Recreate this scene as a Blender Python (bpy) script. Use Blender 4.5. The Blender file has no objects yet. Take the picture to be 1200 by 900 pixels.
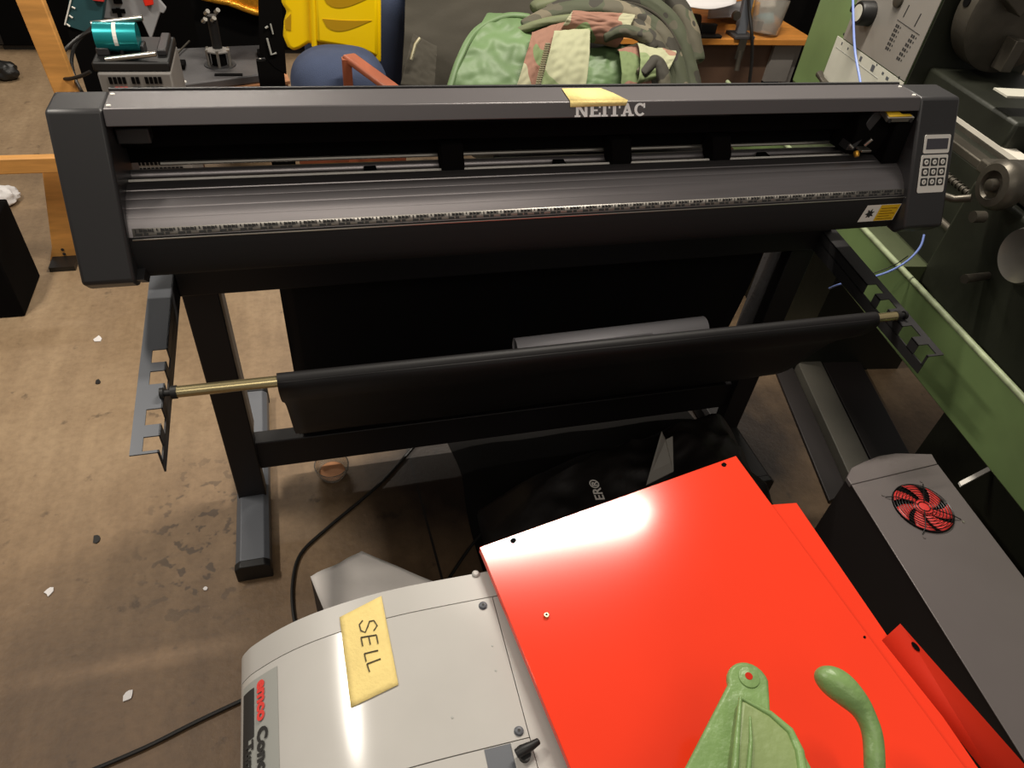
import bpy, bmesh, math, random
from mathutils import Vector, Matrix, noise
random.seed(7)
SC = bpy.context.scene
COL = SC.collection
PI = math.pi
V = Vector

# ------------------------------------------------------------------ camera
F = 825.0
H = 1.7
_X = V((3250, -375, F)).normalized()
_Z = V((-105, 890, F)); _Z = (_Z - _X * _Z.dot(_X)).normalized() * -1
_Y = _Z.cross(_X)
CX = V((_X.x, _Y.x, _Z.x)); CD = V((_X.y, _Y.y, _Z.y)); CF = V((_X.z, _Y.z, _Z.z))
CAM = V((0, 0, H))
cd = bpy.data.cameras.new('camera')
cam = bpy.data.objects.new('camera', cd); COL.objects.link(cam)
cam.matrix_world = Matrix(((CX.x, -CD.x, -CF.x, 0), (CX.y, -CD.y, -CF.y, 0), (CX.z, -CD.z, -CF.z, H), (0, 0, 0, 1)))
cd.sensor_width = 36; cd.lens = 36 * F / 1200; cd.clip_start = 0.02; cd.clip_end = 100
SC.camera = cam
SC.view_settings.view_transform = 'Standard'
SC.view_settings.look = 'None'
SC.view_settings.exposure = 0.0

def ray(px, py):
    return CX * (px - 600) + CD * (py - 450) + CF * F
def onZ(px, py, z):
    d = ray(px, py); return CAM + d * ((z - H) / d.z)
def onY(px, py, y):
    d = ray(px, py); return CAM + d * (y / d.y)
def onX(px, py, x):
    d = ray(px, py); return CAM + d * (x / d.x)
def onP(px, py, o, n):
    d = ray(px, py); return CAM + d * ((V(o) - CAM).dot(V(n)) / d.dot(V(n)))

# ------------------------------------------------------------------ materials
def lin(c):
    if isinstance(c, str):
        c = c.lstrip('#'); c = [int(c[i:i + 2], 16) / 255 for i in (0, 2, 4)]
    return tuple((x / 12.92 if x <= .04045 else ((x + .055) / 1.055) ** 2.4) for x in c) + (1,)

MATS = {}
def mat(name, col, rough=.5, metal=0., var=.12, scale=6., bump=0., bscale=60., spec=.5, trans=0., alpha=1., emit=0., coat=0., stretch=None):
    m = bpy.data.materials.new(name); m.use_nodes = True
    nt = m.node_tree; b = nt.nodes['Principled BSDF']
    b.inputs['Roughness'].default_value = rough; b.inputs['Metallic'].default_value = metal
    b.inputs['Specular IOR Level'].default_value = spec
    b.inputs['Transmission Weight'].default_value = trans
    b.inputs['Alpha'].default_value = alpha
    b.inputs['Coat Weight'].default_value = coat
    c = lin(col)
    tc = nt.nodes.new('ShaderNodeTexCoord')
    mp = nt.nodes.new('ShaderNodeMapping'); nt.links.new(tc.outputs['Object'], mp.inputs[0])
    if stretch: mp.inputs['Scale'].default_value = stretch
    nz = nt.nodes.new('ShaderNodeTexNoise'); nz.inputs['Scale'].default_value = scale; nz.inputs['Detail'].default_value = 4
    nt.links.new(mp.outputs[0], nz.inputs['Vector'])
    r = nt.nodes.new('ShaderNodeValToRGB')
    r.color_ramp.elements[0].position = .3; r.color_ramp.elements[1].position = .7
    r.color_ramp.elements[0].color = tuple(x * (1 - var) for x in c[:3]) + (1,)
    r.color_ramp.elements[1].color = tuple(min(1, x * (1 + var)) for x in c[:3]) + (1,)
    nt.links.new(nz.outputs['Fac'], r.inputs[0]); nt.links.new(r.outputs[0], b.inputs['Base Color'])
    if emit:
        b.inputs['Emission Color'].default_value = c; b.inputs['Emission Strength'].default_value = emit
    if bump:
        n2 = nt.nodes.new('ShaderNodeTexNoise'); n2.inputs['Scale'].default_value = bscale; n2.inputs['Detail'].default_value = 3
        nt.links.new(mp.outputs[0], n2.inputs['Vector'])
        bp = nt.nodes.new('ShaderNodeBump'); bp.inputs['Strength'].default_value = bump; bp.inputs['Distance'].default_value = .01
        nt.links.new(n2.outputs['Fac'], bp.inputs['Height']); nt.links.new(bp.outputs[0], b.inputs['Normal'])
    MATS[name] = m
    return m

M = {}
M['cap'] = mat('charcoal_powder_coat', '#2c2b2c', .42, 0, .06, 3, .04, 900)
M['cover'] = mat('charcoal_top_cover', '#625e5f', .38, .4, .06, 3, .03, 900)
M['black'] = mat('black_paint', '#100f0f', .5, 0, .15, 5)
M['matteblack'] = mat('matte_black', '#060505', .9, 0, .2, 5, spec=.1)
M['beam'] = mat('black_stand_paint', '#161213', .55, 0, .1, 5)
M['platen'] = mat('dark_anodised_platen', '#908b8c', .36, .85, .08, 4, stretch=(1, 20, 20))
M['platenfront'] = mat('black_platen_front', '#0e0c0d', .75, 0, .1, 4)
M['steel'] = mat('bright_steel', '#b9b4ab', .28, .9, .08, 8)
M['brass'] = mat('yellowed_steel', '#c9b98c', .25, .9, .1, 8)
M['gold'] = mat('brass_knob', '#d09a3a', .3, .8, .1, 8)
M['greysteel'] = mat('grey_painted_steel', '#5d6066', .45, .2, .08, 6)
M['white'] = mat('white_print', '#e6e2da', .55, 0, .02)
M['dark_print'] = mat('dark_print', '#2b2a29', .6, 0, .02)
M['lcd'] = mat('grey_lcd', '#45434a', .3, 0, .05)
M['vinyl'] = mat('black_vinyl_film', '#121011', .55, 0, .2, 3, .05, 8, .3)
M['tape'] = mat('yellow_masking_tape', '#ecd489', .75, 0, .06, 20, .15, 150)
M['pen'] = mat('pencil_grey', '#4c4432', .8)
M['yellow'] = mat('yellow_label', '#e3b71c', .5)
M['palegrey'] = mat('pale_grey_plastic', '#b5b2ad', .4, 0, .03, 5)
M['palegrey2'] = mat('lighter_grey_panel', '#bfbcb7', .16, 0, .04, 8, coat=.3)
M['labelgrey'] = mat('label_grey', '#9fa09b', .4, 0, .02)
M['redtext'] = mat('red_print', '#e0433c', .5, 0, .02)
M['red'] = mat('glossy_red_paint', '#f23c1e', .135, 0, .05, 3, .01, 4, .5)
M['reddark'] = mat('red_paint_shaded', '#c22a14', .7, 0, .05, 3, spec=.15)  # darker copy of the red, the flange's shade put into the colour
M['boxtop'] = mat('grey_satin_box', '#6c6564', .4, .3, .08, 3, .05, 1200)
M['boxside'] = mat('dark_box_side', '#1d1716', .6, 0, .08, 3)
M['wire'] = mat('black_wire_guard', '#141414', .35, .5)
M['fanred'] = mat('red_fan_plastic', '#cf3b38', .4, 0, .05)
M['lathegreen'] = mat('light_green_enamel', '#6c8152', .45, 0, .2, 3, .06, 12)
M['lathegreen2'] = mat('olive_green_enamel', '#444b33', .55, 0, .3, 4, .05, 30)
M['lathedark'] = mat('oily_dark_green_iron', '#24261d', .5, .2, .35, 4, .1, 30)
M['iron'] = mat('worn_grey_iron', '#58534a', .42, .6, .25, 8, .1, 40)
M['castgreen'] = mat('pale_green_cast_paint', '#7d9c5f', .38, 0, .2, 8, .25, 60)
M['castgreen2'] = mat('olive_cast_paint', '#83955f', .5, 0, .2, 8, .2, 60)
M['panel'] = mat('brushed_grey_panel', '#99948d', .4, .3, .05, 6)
M['panelwhite'] = mat('off_white_panel', '#c3c1b4', .5, 0, .06, 10)
M['wood'] = mat('pine_wood', '#d1964f', .5, 0, .2, 5, stretch=(1, 1, 8))
M['woodorange'] = mat('orange_wood_top', '#d18a3c', .4, 0, .2, 5, stretch=(1, 8, 1))
M['woodred'] = mat('red_brown_wood', '#8f4f36', .4, 0, .2, 6, stretch=(4, 1, 1))
M['cable'] = mat('black_cable', '#161412', .45)
M['bluecable'] = mat('pale_blue_cable', '#7d93d6', .4)
M['bag'] = mat('black_bag_fabric', '#15110f', .5, 0, .3, 5, .3, 14, .5)
M['greyfabric'] = mat('pale_grey_fabric', '#dcd6d1', .8, 0, .06, 4, .3, 12)
M['silver'] = mat('silver_grey_tube', '#bbb8bc', .45, .2, .05, 4)
M['teal'] = mat('teal_anodised', '#1f8f93', .25, .6, .15, 6)
M['tealdark'] = mat('dark_teal_cloth', '#1f4a50', .7, 0, .2, 6)
M['greybin'] = mat('grey_plastic', '#77736f', .55)
M['greylight'] = mat('light_grey_plastic', '#98989a', .45)
M['blackplate'] = mat('dark_grey_plate', '#4b494a', .5, .2, .15, 8, .1, 100)
M['goldframe'] = mat('gilt_frame', '#c98d24', .35, .6, .35, 30, .5, 60)
M['yellowplastic'] = mat('yellow_plastic', '#ffd200', .4, 0, .04, 3)
M['navy'] = mat('navy_fabric', '#333e58', .85, 0, .1, 12, .2, 300)
M['khaki'] = mat('khaki_jacket', '#37332a', .9, 0, .10, 5, .1, 60)
M['limegreen'] = mat('green_nylon', '#5c754c', .55, 0, .15, 6, .12, 25)
M['paper'] = mat('white_paper', '#e4e0df', .6, 0, .05, 5, .2, 12)
M['redplastic'] = mat('bright_red_plastic', '#e0301f', .35)
M['brownpanel'] = mat('brown_board', '#5a4334', .6, 0, .25, 3)
M['card'] = mat('cardboard_edge', '#b07a52', .7, 0, .2, 10)
M['glass'] = mat('clear_plastic', '#e8e4dc', .1, 0, .0, 3, trans=.85)
M['zip'] = mat('zip_metal', '#a59f86', .4, .6)
M['cream'] = mat('cream_nylon', '#62684a', .7, 0, .2, 8, .1, 30)
M['spongeorange'] = mat('orange_foam', '#dca04a', .8)
M['cyan'] = mat('pale_blue_plastic', '#6cb4cc', .4)
M['channelgrey'] = mat('dull_channel_grey', '#56534b', .6, 0, .15, 5)
M['liplight'] = mat('chipped_lip_paint', '#8f9a78', .5, 0, .35, 20)
M['letterwhite'] = mat('pure_white_print', '#ffffff', .4, 0, .0)
M['shadeblack'] = mat('dull_shade_black', '#0c0a09', .8, 0, .2, 4, .2, 10, .15)  # colour of the dark sheet added as floor shade
M['wall'] = mat('dim_wall_plaster', '#6a6259', .9, 0, .15, 2)

def camo(name, cols, scale=7.):
    m = bpy.data.materials.new(name); m.use_nodes = True
    nt = m.node_tree; b = nt.nodes['Principled BSDF']; b.inputs['Roughness'].default_value = .8
    tc = nt.nodes.new('ShaderNodeTexCoord')
    prev = None
    for i, (c, th) in enumerate(cols):
        rgb = nt.nodes.new('ShaderNodeRGB'); rgb.outputs[0].default_value = lin(c)
        if prev is None: prev = rgb.outputs[0]; continue
        mp = nt.nodes.new('ShaderNodeMapping'); mp.inputs['Location'].default_value = (i * 3.1, i * 1.7, i * 2.3)
        nt.links.new(tc.outputs['Object'], mp.inputs[0])
        nz = nt.nodes.new('ShaderNodeTexNoise'); nz.inputs['Scale'].default_value = scale; nz.inputs['Detail'].default_value = 1.5
        nt.links.new(mp.outputs[0], nz.inputs['Vector'])
        r = nt.nodes.new('ShaderNodeValToRGB'); r.color_ramp.interpolation = 'CONSTANT'
        r.color_ramp.elements[0].color = (0, 0, 0, 1); r.color_ramp.elements[1].position = th; r.color_ramp.elements[1].color = (1, 1, 1, 1)
        nt.links.new(nz.outputs['Fac'], r.inputs[0])
        mx = nt.nodes.new('ShaderNodeMix'); mx.data_type = 'RGBA'
        nt.links.new(r.outputs[0], mx.inputs[0]); nt.links.new(prev, mx.inputs[6]); nt.links.new(rgb.outputs[0], mx.inputs[7])
        prev = mx.outputs[2]
    nt.links.new(prev, b.inputs['Base Color'])
    return m
M['camo'] = camo('woodland_camouflage', [('#a9a985', 0), ('#718a59', .58), ('#96705f', .50), ('#47442f', .66)], 4)
M['camopink'] = camo('pinkish_camouflage', [('#85604f', 0), ('#98967a', .56), ('#66764c', .62)], 4)
M['camocream'] = camo('cream_camouflage', [('#9c9d7e', 0), ('#78865c', .52), ('#8d6c59', .64)], 5)
M['panelwhite2'] = mat('bright_worn_way', '#d5cfc2', .5, .0, .1, 8)
M['camodark'] = camo('dark_camouflage', [('#504c3e', 0), ('#424634', .5), ('#6c6452', .6), ('#322f27', .58)], 9)

def floor_mat():
    m = bpy.data.materials.new('stained_concrete'); m.use_nodes = True
    nt = m.node_tree; b = nt.nodes['Principled BSDF']; L = nt.links.new; N = nt.nodes.new
    b.inputs['Roughness'].default_value = .55
    tc = N('ShaderNodeTexCoord')
    def nz(scale, det, loc=(0, 0, 0), sc=(1, 1, 1), rough=.6):
        mp = N('ShaderNodeMapping'); mp.inputs['Location'].default_value = loc; mp.inputs['Scale'].default_value = sc
        L(tc.outputs['Object'], mp.inputs[0])
        n = N('ShaderNodeTexNoise'); n.inputs['Scale'].default_value = scale; n.inputs['Detail'].default_value = det; n.inputs['Roughness'].default_value = rough
        L(mp.outputs[0], n.inputs['Vector']); return n.outputs['Fac']
    def ramp(f, stops):
        r = N('ShaderNodeValToRGB'); e = r.color_ramp.elements
        e[0].position, e[0].color = stops[0][0], lin(stops[0][1])
        e[1].position, e[1].color = stops[-1][0], lin(stops[-1][1])
        for p, c in stops[1:-1]:
            x = e.new(p); x.color = lin(c)
        L(f, r.inputs[0]); return r.outputs[0]
    def mix(f, a, c, mode='MIX'):
        x = N('ShaderNodeMix'); x.data_type = 'RGBA'; x.blend_type = mode
        if isinstance(f, float): x.inputs[0].default_value = f
        else: L(f, x.inputs[0])
        L(a, x.inputs[6]); L(c, x.inputs[7]); return x.outputs[2]
    base = ramp(nz(1.5, 7), [(.25, '#846d54'), (.5, '#9d8466'), (.75, '#b59c7c')])
    streak = ramp(nz(14, 4, (3, 1, 0), (1, .13, 1)), [(.3, '#a59c94'), (.7, '#ffffff')])
    c = mix(.38, base, streak, 'MULTIPLY')
    fine = ramp(nz(45, 6, (5, 2, 0)), [(.3, '#a8a098'), (.6, '#ffffff')])
    c = mix(.3, c, fine, 'MULTIPLY')
    spots = ramp(nz(13, 4, (1.3, 7, 0)), [(.64, '#000000'), (.72, '#ffffff')])
    dark = N('ShaderNodeRGB'); dark.outputs[0].default_value = lin('#42352a')
    sm = N('ShaderNodeMath'); sm.operation = 'MULTIPLY'; sm.inputs[1].default_value = .6
    L(spots, sm.inputs[0]); c = mix(sm.outputs[0], c, dark.outputs[0])
    lt = ramp(nz(28, 4, (9, 3, 0)), [(.7, '#000000'), (.78, '#ffffff')])
    lc = N('ShaderNodeRGB'); lc.outputs[0].default_value = lin('#c9b79c')
    sm = N('ShaderNodeMath'); sm.operation = 'MULTIPLY'; sm.inputs[1].default_value = .5
    L(lt, sm.inputs[0]); c = mix(sm.outputs[0], c, lc.outputs[0])
    # cutter's shade painted into the slab colour under the stand
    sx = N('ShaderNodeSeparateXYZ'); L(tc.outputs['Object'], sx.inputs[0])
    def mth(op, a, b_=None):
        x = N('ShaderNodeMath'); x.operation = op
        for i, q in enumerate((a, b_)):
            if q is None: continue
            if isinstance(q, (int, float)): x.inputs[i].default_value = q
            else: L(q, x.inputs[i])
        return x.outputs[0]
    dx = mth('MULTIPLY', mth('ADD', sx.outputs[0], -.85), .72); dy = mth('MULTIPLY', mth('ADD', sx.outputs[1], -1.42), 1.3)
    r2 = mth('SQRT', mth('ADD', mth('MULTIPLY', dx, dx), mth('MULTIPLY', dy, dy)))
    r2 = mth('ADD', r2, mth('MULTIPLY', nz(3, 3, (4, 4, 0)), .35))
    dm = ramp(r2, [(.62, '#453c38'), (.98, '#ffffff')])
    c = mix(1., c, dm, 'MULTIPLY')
    # browner, darker strip of slab nearer the viewer, with a cluster of oil drips beside the foot
    gy = ramp(mth('ADD', sx.outputs[1], mth('MULTIPLY', nz(2, 3, (8, 8, 0)), .6)), [(0, '#ffffff'), (1, '#ffffff')])
    mr = N('ShaderNodeMapRange'); mr.inputs[1].default_value = 1.0; mr.inputs[2].default_value = 2.1
    L(mth('ADD', sx.outputs[1], mth('MULTIPLY', nz(2, 3, (8, 8, 0)), .5)), mr.inputs[0])
    c = mix(1., c, ramp(mr.outputs[0], [(0, '#bdaf9f'), (1, '#ffffff')]), 'MULTIPLY')
    ex = mth('ADD', sx.outputs[0], .40); ey = mth('MULTIPLY', mth('ADD', sx.outputs[1], -1.28), .55)
    er_ = mth('SQRT', mth('ADD', mth('MULTIPLY', ex, ex), mth('MULTIPLY', ey, ey)))
    em_ = ramp(er_, [(.08, '#ffffff'), (.2, '#000000')])
    vs = ramp(nz(26, 2, (2.2, 5, 0)), [(.57, '#000000'), (.62, '#ffffff')])
    c = mix(mth('MULTIPLY', mth('MULTIPLY', em_, vs), .75), c, dark.outputs[0])
    # expansion joint running away under the cutter
    j = mth('LESS_THAN', mth('ABSOLUTE', mth('ADD', mth('ADD', sx.outputs[0], mth('MULTIPLY', sx.outputs[1], .045)), -.272)), .0035)
    jd = N('ShaderNodeRGB'); jd.outputs[0].default_value = lin('#191512')
    c = mix(j, c, jd.outputs[0])
    L(c, b.inputs['Base Color'])
    bp = N('ShaderNodeBump'); bp.inputs['Strength'].default_value = .35; bp.inputs['Distance'].default_value = .004
    L(nz(60, 6), bp.inputs['Height']); L(bp.outputs[0], b.inputs['Normal'])
    return m
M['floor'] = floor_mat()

# ------------------------------------------------------------------ mesh builder
class MB:
    def __init__(s): s.v = []; s.f = []; s.sm = []
    def add(s, vs, fs, smooth=False):
        o = len(s.v); s.v += [V(p) for p in vs]
        s.f += [tuple(i + o for i in f) for f in fs]; s.sm += [smooth] * len(fs); return s
    def box(s, lo, hi):
        x0, y0, z0 = lo; x1, y1, z1 = hi
        return s.add([(x0, y0, z0), (x1, y0, z0), (x1, y1, z0), (x0, y1, z0), (x0, y0, z1), (x1, y0, z1), (x1, y1, z1), (x0, y1, z1)],
                     [(0, 3, 2, 1), (4, 5, 6, 7), (0, 1, 5, 4), (1, 2, 6, 5), (2, 3, 7, 6), (3, 0, 4, 7)])
    def obox(s, o, ux, uy, uz):
        o, ux, uy, uz = V(o), V(ux), V(uy), V(uz)
        vs = [o, o + ux, o + ux + uy, o + uy]; vs += [p + uz for p in vs]
        return s.add(vs, [(0, 3, 2, 1), (4, 5, 6, 7), (0, 1, 5, 4), (1, 2, 6, 5), (2, 3, 7, 6), (3, 0, 4, 7)])
    def prism(s, prof, dirv, smooth=False):
        d = V(dirv); n = len(prof); vs = [V(p) for p in prof] + [V(p) + d for p in prof]
        s.add(vs, [(i, (i + 1) % n, (i + 1) % n + n, i + n) for i in range(n)], smooth)
        o = len(s.v) - 2 * n
        s.f += [tuple(o + i for i in range(n))[::-1], tuple(o + n + i for i in range(n))]; s.sm += [False, False]
        return s
    def xprism(s, prof, x0, x1, smooth=False):
        return s.prism([(x0, y, z) for y, z in prof], (x1 - x0, 0, 0), smooth)
    def tube(s, pts, r, n=12, caps=True, smooth=True, flat=1.0, up=None):
        pts = [V(p) for p in pts]; R = r if isinstance(r, (list, tuple)) else [r] * len(pts)
        o = len(s.v); pu = None
        for i, p in enumerate(pts):
            a = pts[max(0, i - 1)]; b = pts[min(len(pts) - 1, i + 1)]
            t = (b - a).normalized() if (b - a).length > 1e-9 else V((0, 0, 1))
            if pu is None:
                u = V(up) if up else (V((0, 0, 1)) if abs(t.z) < .9 else V((1, 0, 0)))
            else: u = pu
            u = (u - t * u.dot(t)).normalized(); pu = u; w = t.cross(u)
            for k in range(n):
                a_ = 2 * PI * k / n
                s.v.append(p + (u * math.cos(a_) * flat + w * math.sin(a_)) * R[i])
        for i in range(len(pts) - 1):
            for k in range(n):
                s.f.append((o + i * n + k, o + i * n + (k + 1) % n, o + (i + 1) * n + (k + 1) % n, o + (i + 1) * n + k)); s.sm.append(smooth)
        if caps:
            s.f.append(tuple(o + k for k in range(n))[::-1]); s.sm.append(False)
            e = o + (len(pts) - 1) * n; s.f.append(tuple(e + k for k in range(n))); s.sm.append(False)
        return s
    def lathe(s, c, axis, prof, n=32, smooth=True):
        # prof: (distance along axis, radius); duplicated rings where |slope| sharp handled by auto-smooth-less flat caps
        c = V(c); t = V(axis).normalized(); u = t.orthogonal().normalized(); w = t.cross(u)
        o = len(s.v)
        for d, r in prof:
            for k in range(n):
                a = 2 * PI * k / n; s.v.append(c + t * d + (u * math.cos(a) + w * math.sin(a)) * r)
        for i in range(len(prof) - 1):
            for k in range(n):
                s.f.append((o + i * n + k, o + i * n + (k + 1) % n, o + (i + 1) * n + (k + 1) % n, o + (i + 1) * n + k)); s.sm.append(smooth)
        s.f.append(tuple(o + k for k in range(n))[::-1]); s.sm.append(False)
        e = o + (len(prof) - 1) * n; s.f.append(tuple(e + k for k in range(n))); s.sm.append(False)
        return s
    def grid(s, fn, nu, nv, smooth=True):
        o = len(s.v)
        for i in range(nu + 1):
            for j in range(nv + 1): s.v.append(V(fn(i / nu, j / nv)))
        for i in range(nu):
            for j in range(nv):
                a = o + i * (nv + 1) + j; s.f.append((a, a + 1, a + nv + 2, a + nv + 1)); s.sm.append(smooth)
        return s
    def build(s, name, m, parent=None, bevel=0., solid=0., sub=0, kind=None, seg=2):
        me = bpy.data.meshes.new(name); me.from_pydata([tuple(p) for p in s.v], [], s.f); me.validate()
        for i, p in enumerate(me.polygons): p.use_smooth = s.sm[i] if i < len(s.sm) else False
        bm = bmesh.new(); bm.from_mesh(me); bmesh.ops.recalc_face_normals(bm, faces=bm.faces); bm.to_mesh(me); bm.free()
        me.materials.append(m if not isinstance(m, str) else M[m])
        o = bpy.data.objects.new(name, me); COL.objects.link(o)
        me.set_sharp_from_angle(angle=math.radians(38))
        if parent: o.parent = parent
        if kind: o['kind'] = kind
        if solid:
            q = o.modifiers.new('solid', 'SOLIDIFY'); q.thickness = solid; q.offset = 0
        if bevel:
            q = o.modifiers.new('bevel', 'BEVEL'); q.width = bevel; q.segments = seg; q.limit_method = 'ANGLE'; q.angle_limit = math.radians(40)
        if sub:
            q = o.modifiers.new('sub', 'SUBSURF'); q.levels = sub; q.render_levels = sub
        return o

def tag(o, label, cat, group=None):
    o['label'] = label; o['category'] = cat
    if group: o['group'] = group
    return o
def thing(name, label, cat, group=None):
    o = bpy.data.objects.new(name, None); COL.objects.link(o); o.empty_display_size = .05
    return tag(o, label, cat, group)
def rebase(root, loc):
    """move the Empty to the thing's base, keeping its children where they stand"""
    root.location = loc
    for c in root.children:
        c.location = V(c.location) - V(loc)
def text(name, body, size, m, parent, origin, xd, yd, bold=0., lift=.0006, align='LEFT', sx=1.0, label=None):
    cu = bpy.data.curves.new(name, 'FONT'); cu.body = body; cu.size = size; cu.align_x = align
    cu.offset = bold; cu.extrude = .0003; cu.resolution_u = 3
    t = bpy.data.objects.new(name, cu); COL.objects.link(t)
    dg = bpy.context.evaluated_depsgraph_get(); dg.update()
    me = bpy.data.meshes.new_from_object(t.evaluated_get(dg)); bpy.data.objects.remove(t)
    me.materials.clear(); me.materials.append(M[m])
    X_ = V(xd).normalized(); Yd = V(yd); Yd = (Yd - X_ * Yd.dot(X_)).normalized(); Z_ = X_.cross(Yd)
    mt = Matrix(((X_.x * sx, Yd.x, Z_.x, 0), (X_.y * sx, Yd.y, Z_.y, 0), (X_.z * sx, Yd.z, Z_.z, 0), (0, 0, 0, 1)))
    mt.translation = V(origin) + Z_ * lift
    me.transform(mt)
    o = bpy.data.objects.new(name, me); COL.objects.link(o)
    if parent: o.parent = parent
    if label: o['label'] = label
    return o
def smoothpath(pts, n=8):
    pts = [V(p) for p in pts]; out = []
    P_ = [pts[0]] + pts + [pts[-1]]
    for i in range(1, len(P_) - 2):
        a, b, c, d = P_[i - 1:i + 3]
        for k in range(n):
            t = k / n
            out.append(.5 * ((2 * b) + (c - a) * t + (2 * a - 5 * b + 4 * c - d) * t * t + (3 * b - a - 3 * c + d) * t ** 3))
    out.append(pts[-1]); return out

# ================================================================== SETTING
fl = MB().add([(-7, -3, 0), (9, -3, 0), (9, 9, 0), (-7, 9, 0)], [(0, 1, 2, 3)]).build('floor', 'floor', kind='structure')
MB().box((-7, 9, 0), (9, 9.15, 3.4)).build('wall_back', 'wall', kind='structure')

# ================================================================== VINYL CUTTER
CL, CR = -.392, 1.398           # outer ends
IL, IR = -.308, 1.292           # inner faces of the end housings
P0 = V((0, 1.247, 1.2)); DN = V((0, -.123, -.248)).normalized(); NN = V((0, -.896, .444)).normalized()
def capp(x, s, out=0.): return V((x, 0, 0)) + P0 + DN * s + NN * out
cut = thing('vinyl_cutter', 'long black floor-standing vinyl cutter with curved platen and keypad, on a T-foot stand', 'vinyl cutter')
capprof = [(1.325, 1.2), (1.247, 1.2), (1.124, .952), (1.150, .925), (1.30, .93), (1.385, 1.0), (1.39, 1.14)]
el = MB().xprism(capprof, CL, IL).build('end_housing', 'cap', cut, bevel=.006)
er = MB().xprism([(y, z) for y, z in capprof], IR, CR).build('end_housing', 'cap', cut, bevel=.006)
MB().xprism([(1.13, .951), (1.16, .925), (1.27, .93), (1.27, .965)], IL, IL + .012).build('housing_foot', 'cap', el)
# top cover with its front lip
lip = capp(0, .027)
tc_ = MB().xprism([(1.322, 1.2015), (1.247, 1.2015), (lip.y, lip.z), (lip.y + .012, lip.z), (1.262, 1.190), (1.322, 1.190)], IL + .0005, IR - .0005).build('top_cover', 'cover', cut, bevel=.002)
for x in (IL + .008, IR - .012):
    for y in (1.258, 1.305):
        MB().lathe((x, y, 1.2015), (0, 0, 1), [(0, .004), (.0015, .0035)], 12).build('screw', 'white', tc_)
MB().box((IL, 1.3225, 1.186), (IR, 1.3285, 1.204)).build('cover_rear_edge', 'cap', tc_)
# lettering in slab-serif capitals
def slab(ch):
    B = []  # list of polygons in a unit cell (w,h)
    r = lambda x0, y0, x1, y1: B.append([(x0, y0), (x1, y0), (x1, y1), (x0, y1)])
    if ch == 'N':
        r(.1, 0, .3, 1); r(.72, 0, .92, 1); B.append([(.1, 1), (.34, 1), (.92, 0), (.68, 0)]); r(0, 0, .42, .14); r(0, .86, .36, 1); r(.6, .86, 1.04, 1); w = 1.06
    elif ch == 'E':
        r(.08, 0, .32, 1); r(0, 0, .82, .15); r(0, .85, .82, 1); r(.3, .43, .6, .57); r(.68, 0, .82, .32); r(.68, .68, .82, 1); w = .86
    elif ch == 'I':
        r(.12, 0, .36, 1); r(0, 0, .48, .14); r(0, .86, .48, 1); w = .52
    elif ch == 'T':
        r(.32, 0, .56, 1); r(0, .85, .88, 1); r(0, .62, .13, 1); r(.75, .62, .88, 1); r(.18, 0, .7, .13); w = .92
    elif ch == 'A':
        B.append([(.08, 0), (.28, 0), (.56, 1), (.38, 1)]); B.append([(.62, 0), (.86, 0), (.56, 1), (.36, 1)]); r(.22, .26, .7, .4); r(0, 0, .36, .14); r(.54, 0, .96, .14); w = .96
    elif ch == 'C':
        pts = []
        for k in range(19):
            a = math.radians(40 + 280 * k / 18); pts.append((.45 + .43 * math.cos(a), .5 + .52 * math.sin(a)))
        for k in range(18, -1, -1):
            a = math.radians(40 + 280 * k / 18); pts.append((.45 + .22 * math.cos(a), .5 + .34 * math.sin(a)))
        for k in range(18): B.append([pts[k], pts[k + 1], pts[36 - k], pts[37 - k]])
        r(.68, .62, .82, 1); w = .86
    return B, w
mb = MB(); cx = .496; h = .023; x = cx; gl = [slab(c) for c in 'NEITAC']; tw = sum(g[1] for g in gl); k = .146 / tw
for g, w in gl:
    for j, poly in enumerate(g):
        mb.add([capp(x + px * k, .0255 - py * h, .0009 + j * .00004) for px, py in poly], [tuple(range(len(poly)))])
    x += w * k
mb.build('brand_lettering', 'letterwhite', cut)
# recess: back wall, soffit, floor lip
MB().box((IL, 1.326, 1.071), (IR, 1.332, 1.19)).build('rear_cover', 'matteblack', cut)
MB().box((IL, 1.296, 1.112), (IR, 1.326, 1.150)).build('carriage_rail', 'matteblack', cut, bevel=.003)
MB().tube([(IL, 1.312, 1.052), (IR, 1.312, 1.052)], .0115, 20).build('grit_roller', 'platen', cut)
MB().tube([(IL + .05, 1.3225, 1.0700), (IR - .12, 1.3225, 1.0700)], .0042, 8).build('roller_highlight', 'steel', cut)  # bright rod added as the lit top line of the grit roller
MB().box((IL, 1.283, 1.0425), (IR, 1.287, 1.0465)).build('gap_light_strip', 'wood', cut)  # warm strip added for the bright line of light through the gap
for i, x in enumerate((.272, .626, .858)):
    b_ = MB().xprism([(1.262, 1.075), (1.262, 1.062), (1.285, 1.055), (1.305, 1.06), (1.318, 1.075), (1.318, 1.108), (1.285, 1.108)], x - .022, x + .022).build('pinch_roller_holder', 'matteblack', cut, bevel=.002)
    MB().tube([(x - .012, 1.30, 1.0665), (x + .012, 1.30, 1.0665)], .012, 16).build('pinch_roller', 'black', b_)
for x in (.115, .50, .98):
    MB().box((x - .012, 1.282, 1.046), (x + .012, 1.302, 1.0625)).build('media_sensor', 'matteblack', cut, bevel=.002)
MB().box((IL + .002, 1.27, 1.130), (IL + .055, 1.325, 1.158)).build('left_stop', 'cap', cut, bevel=.003)
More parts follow.
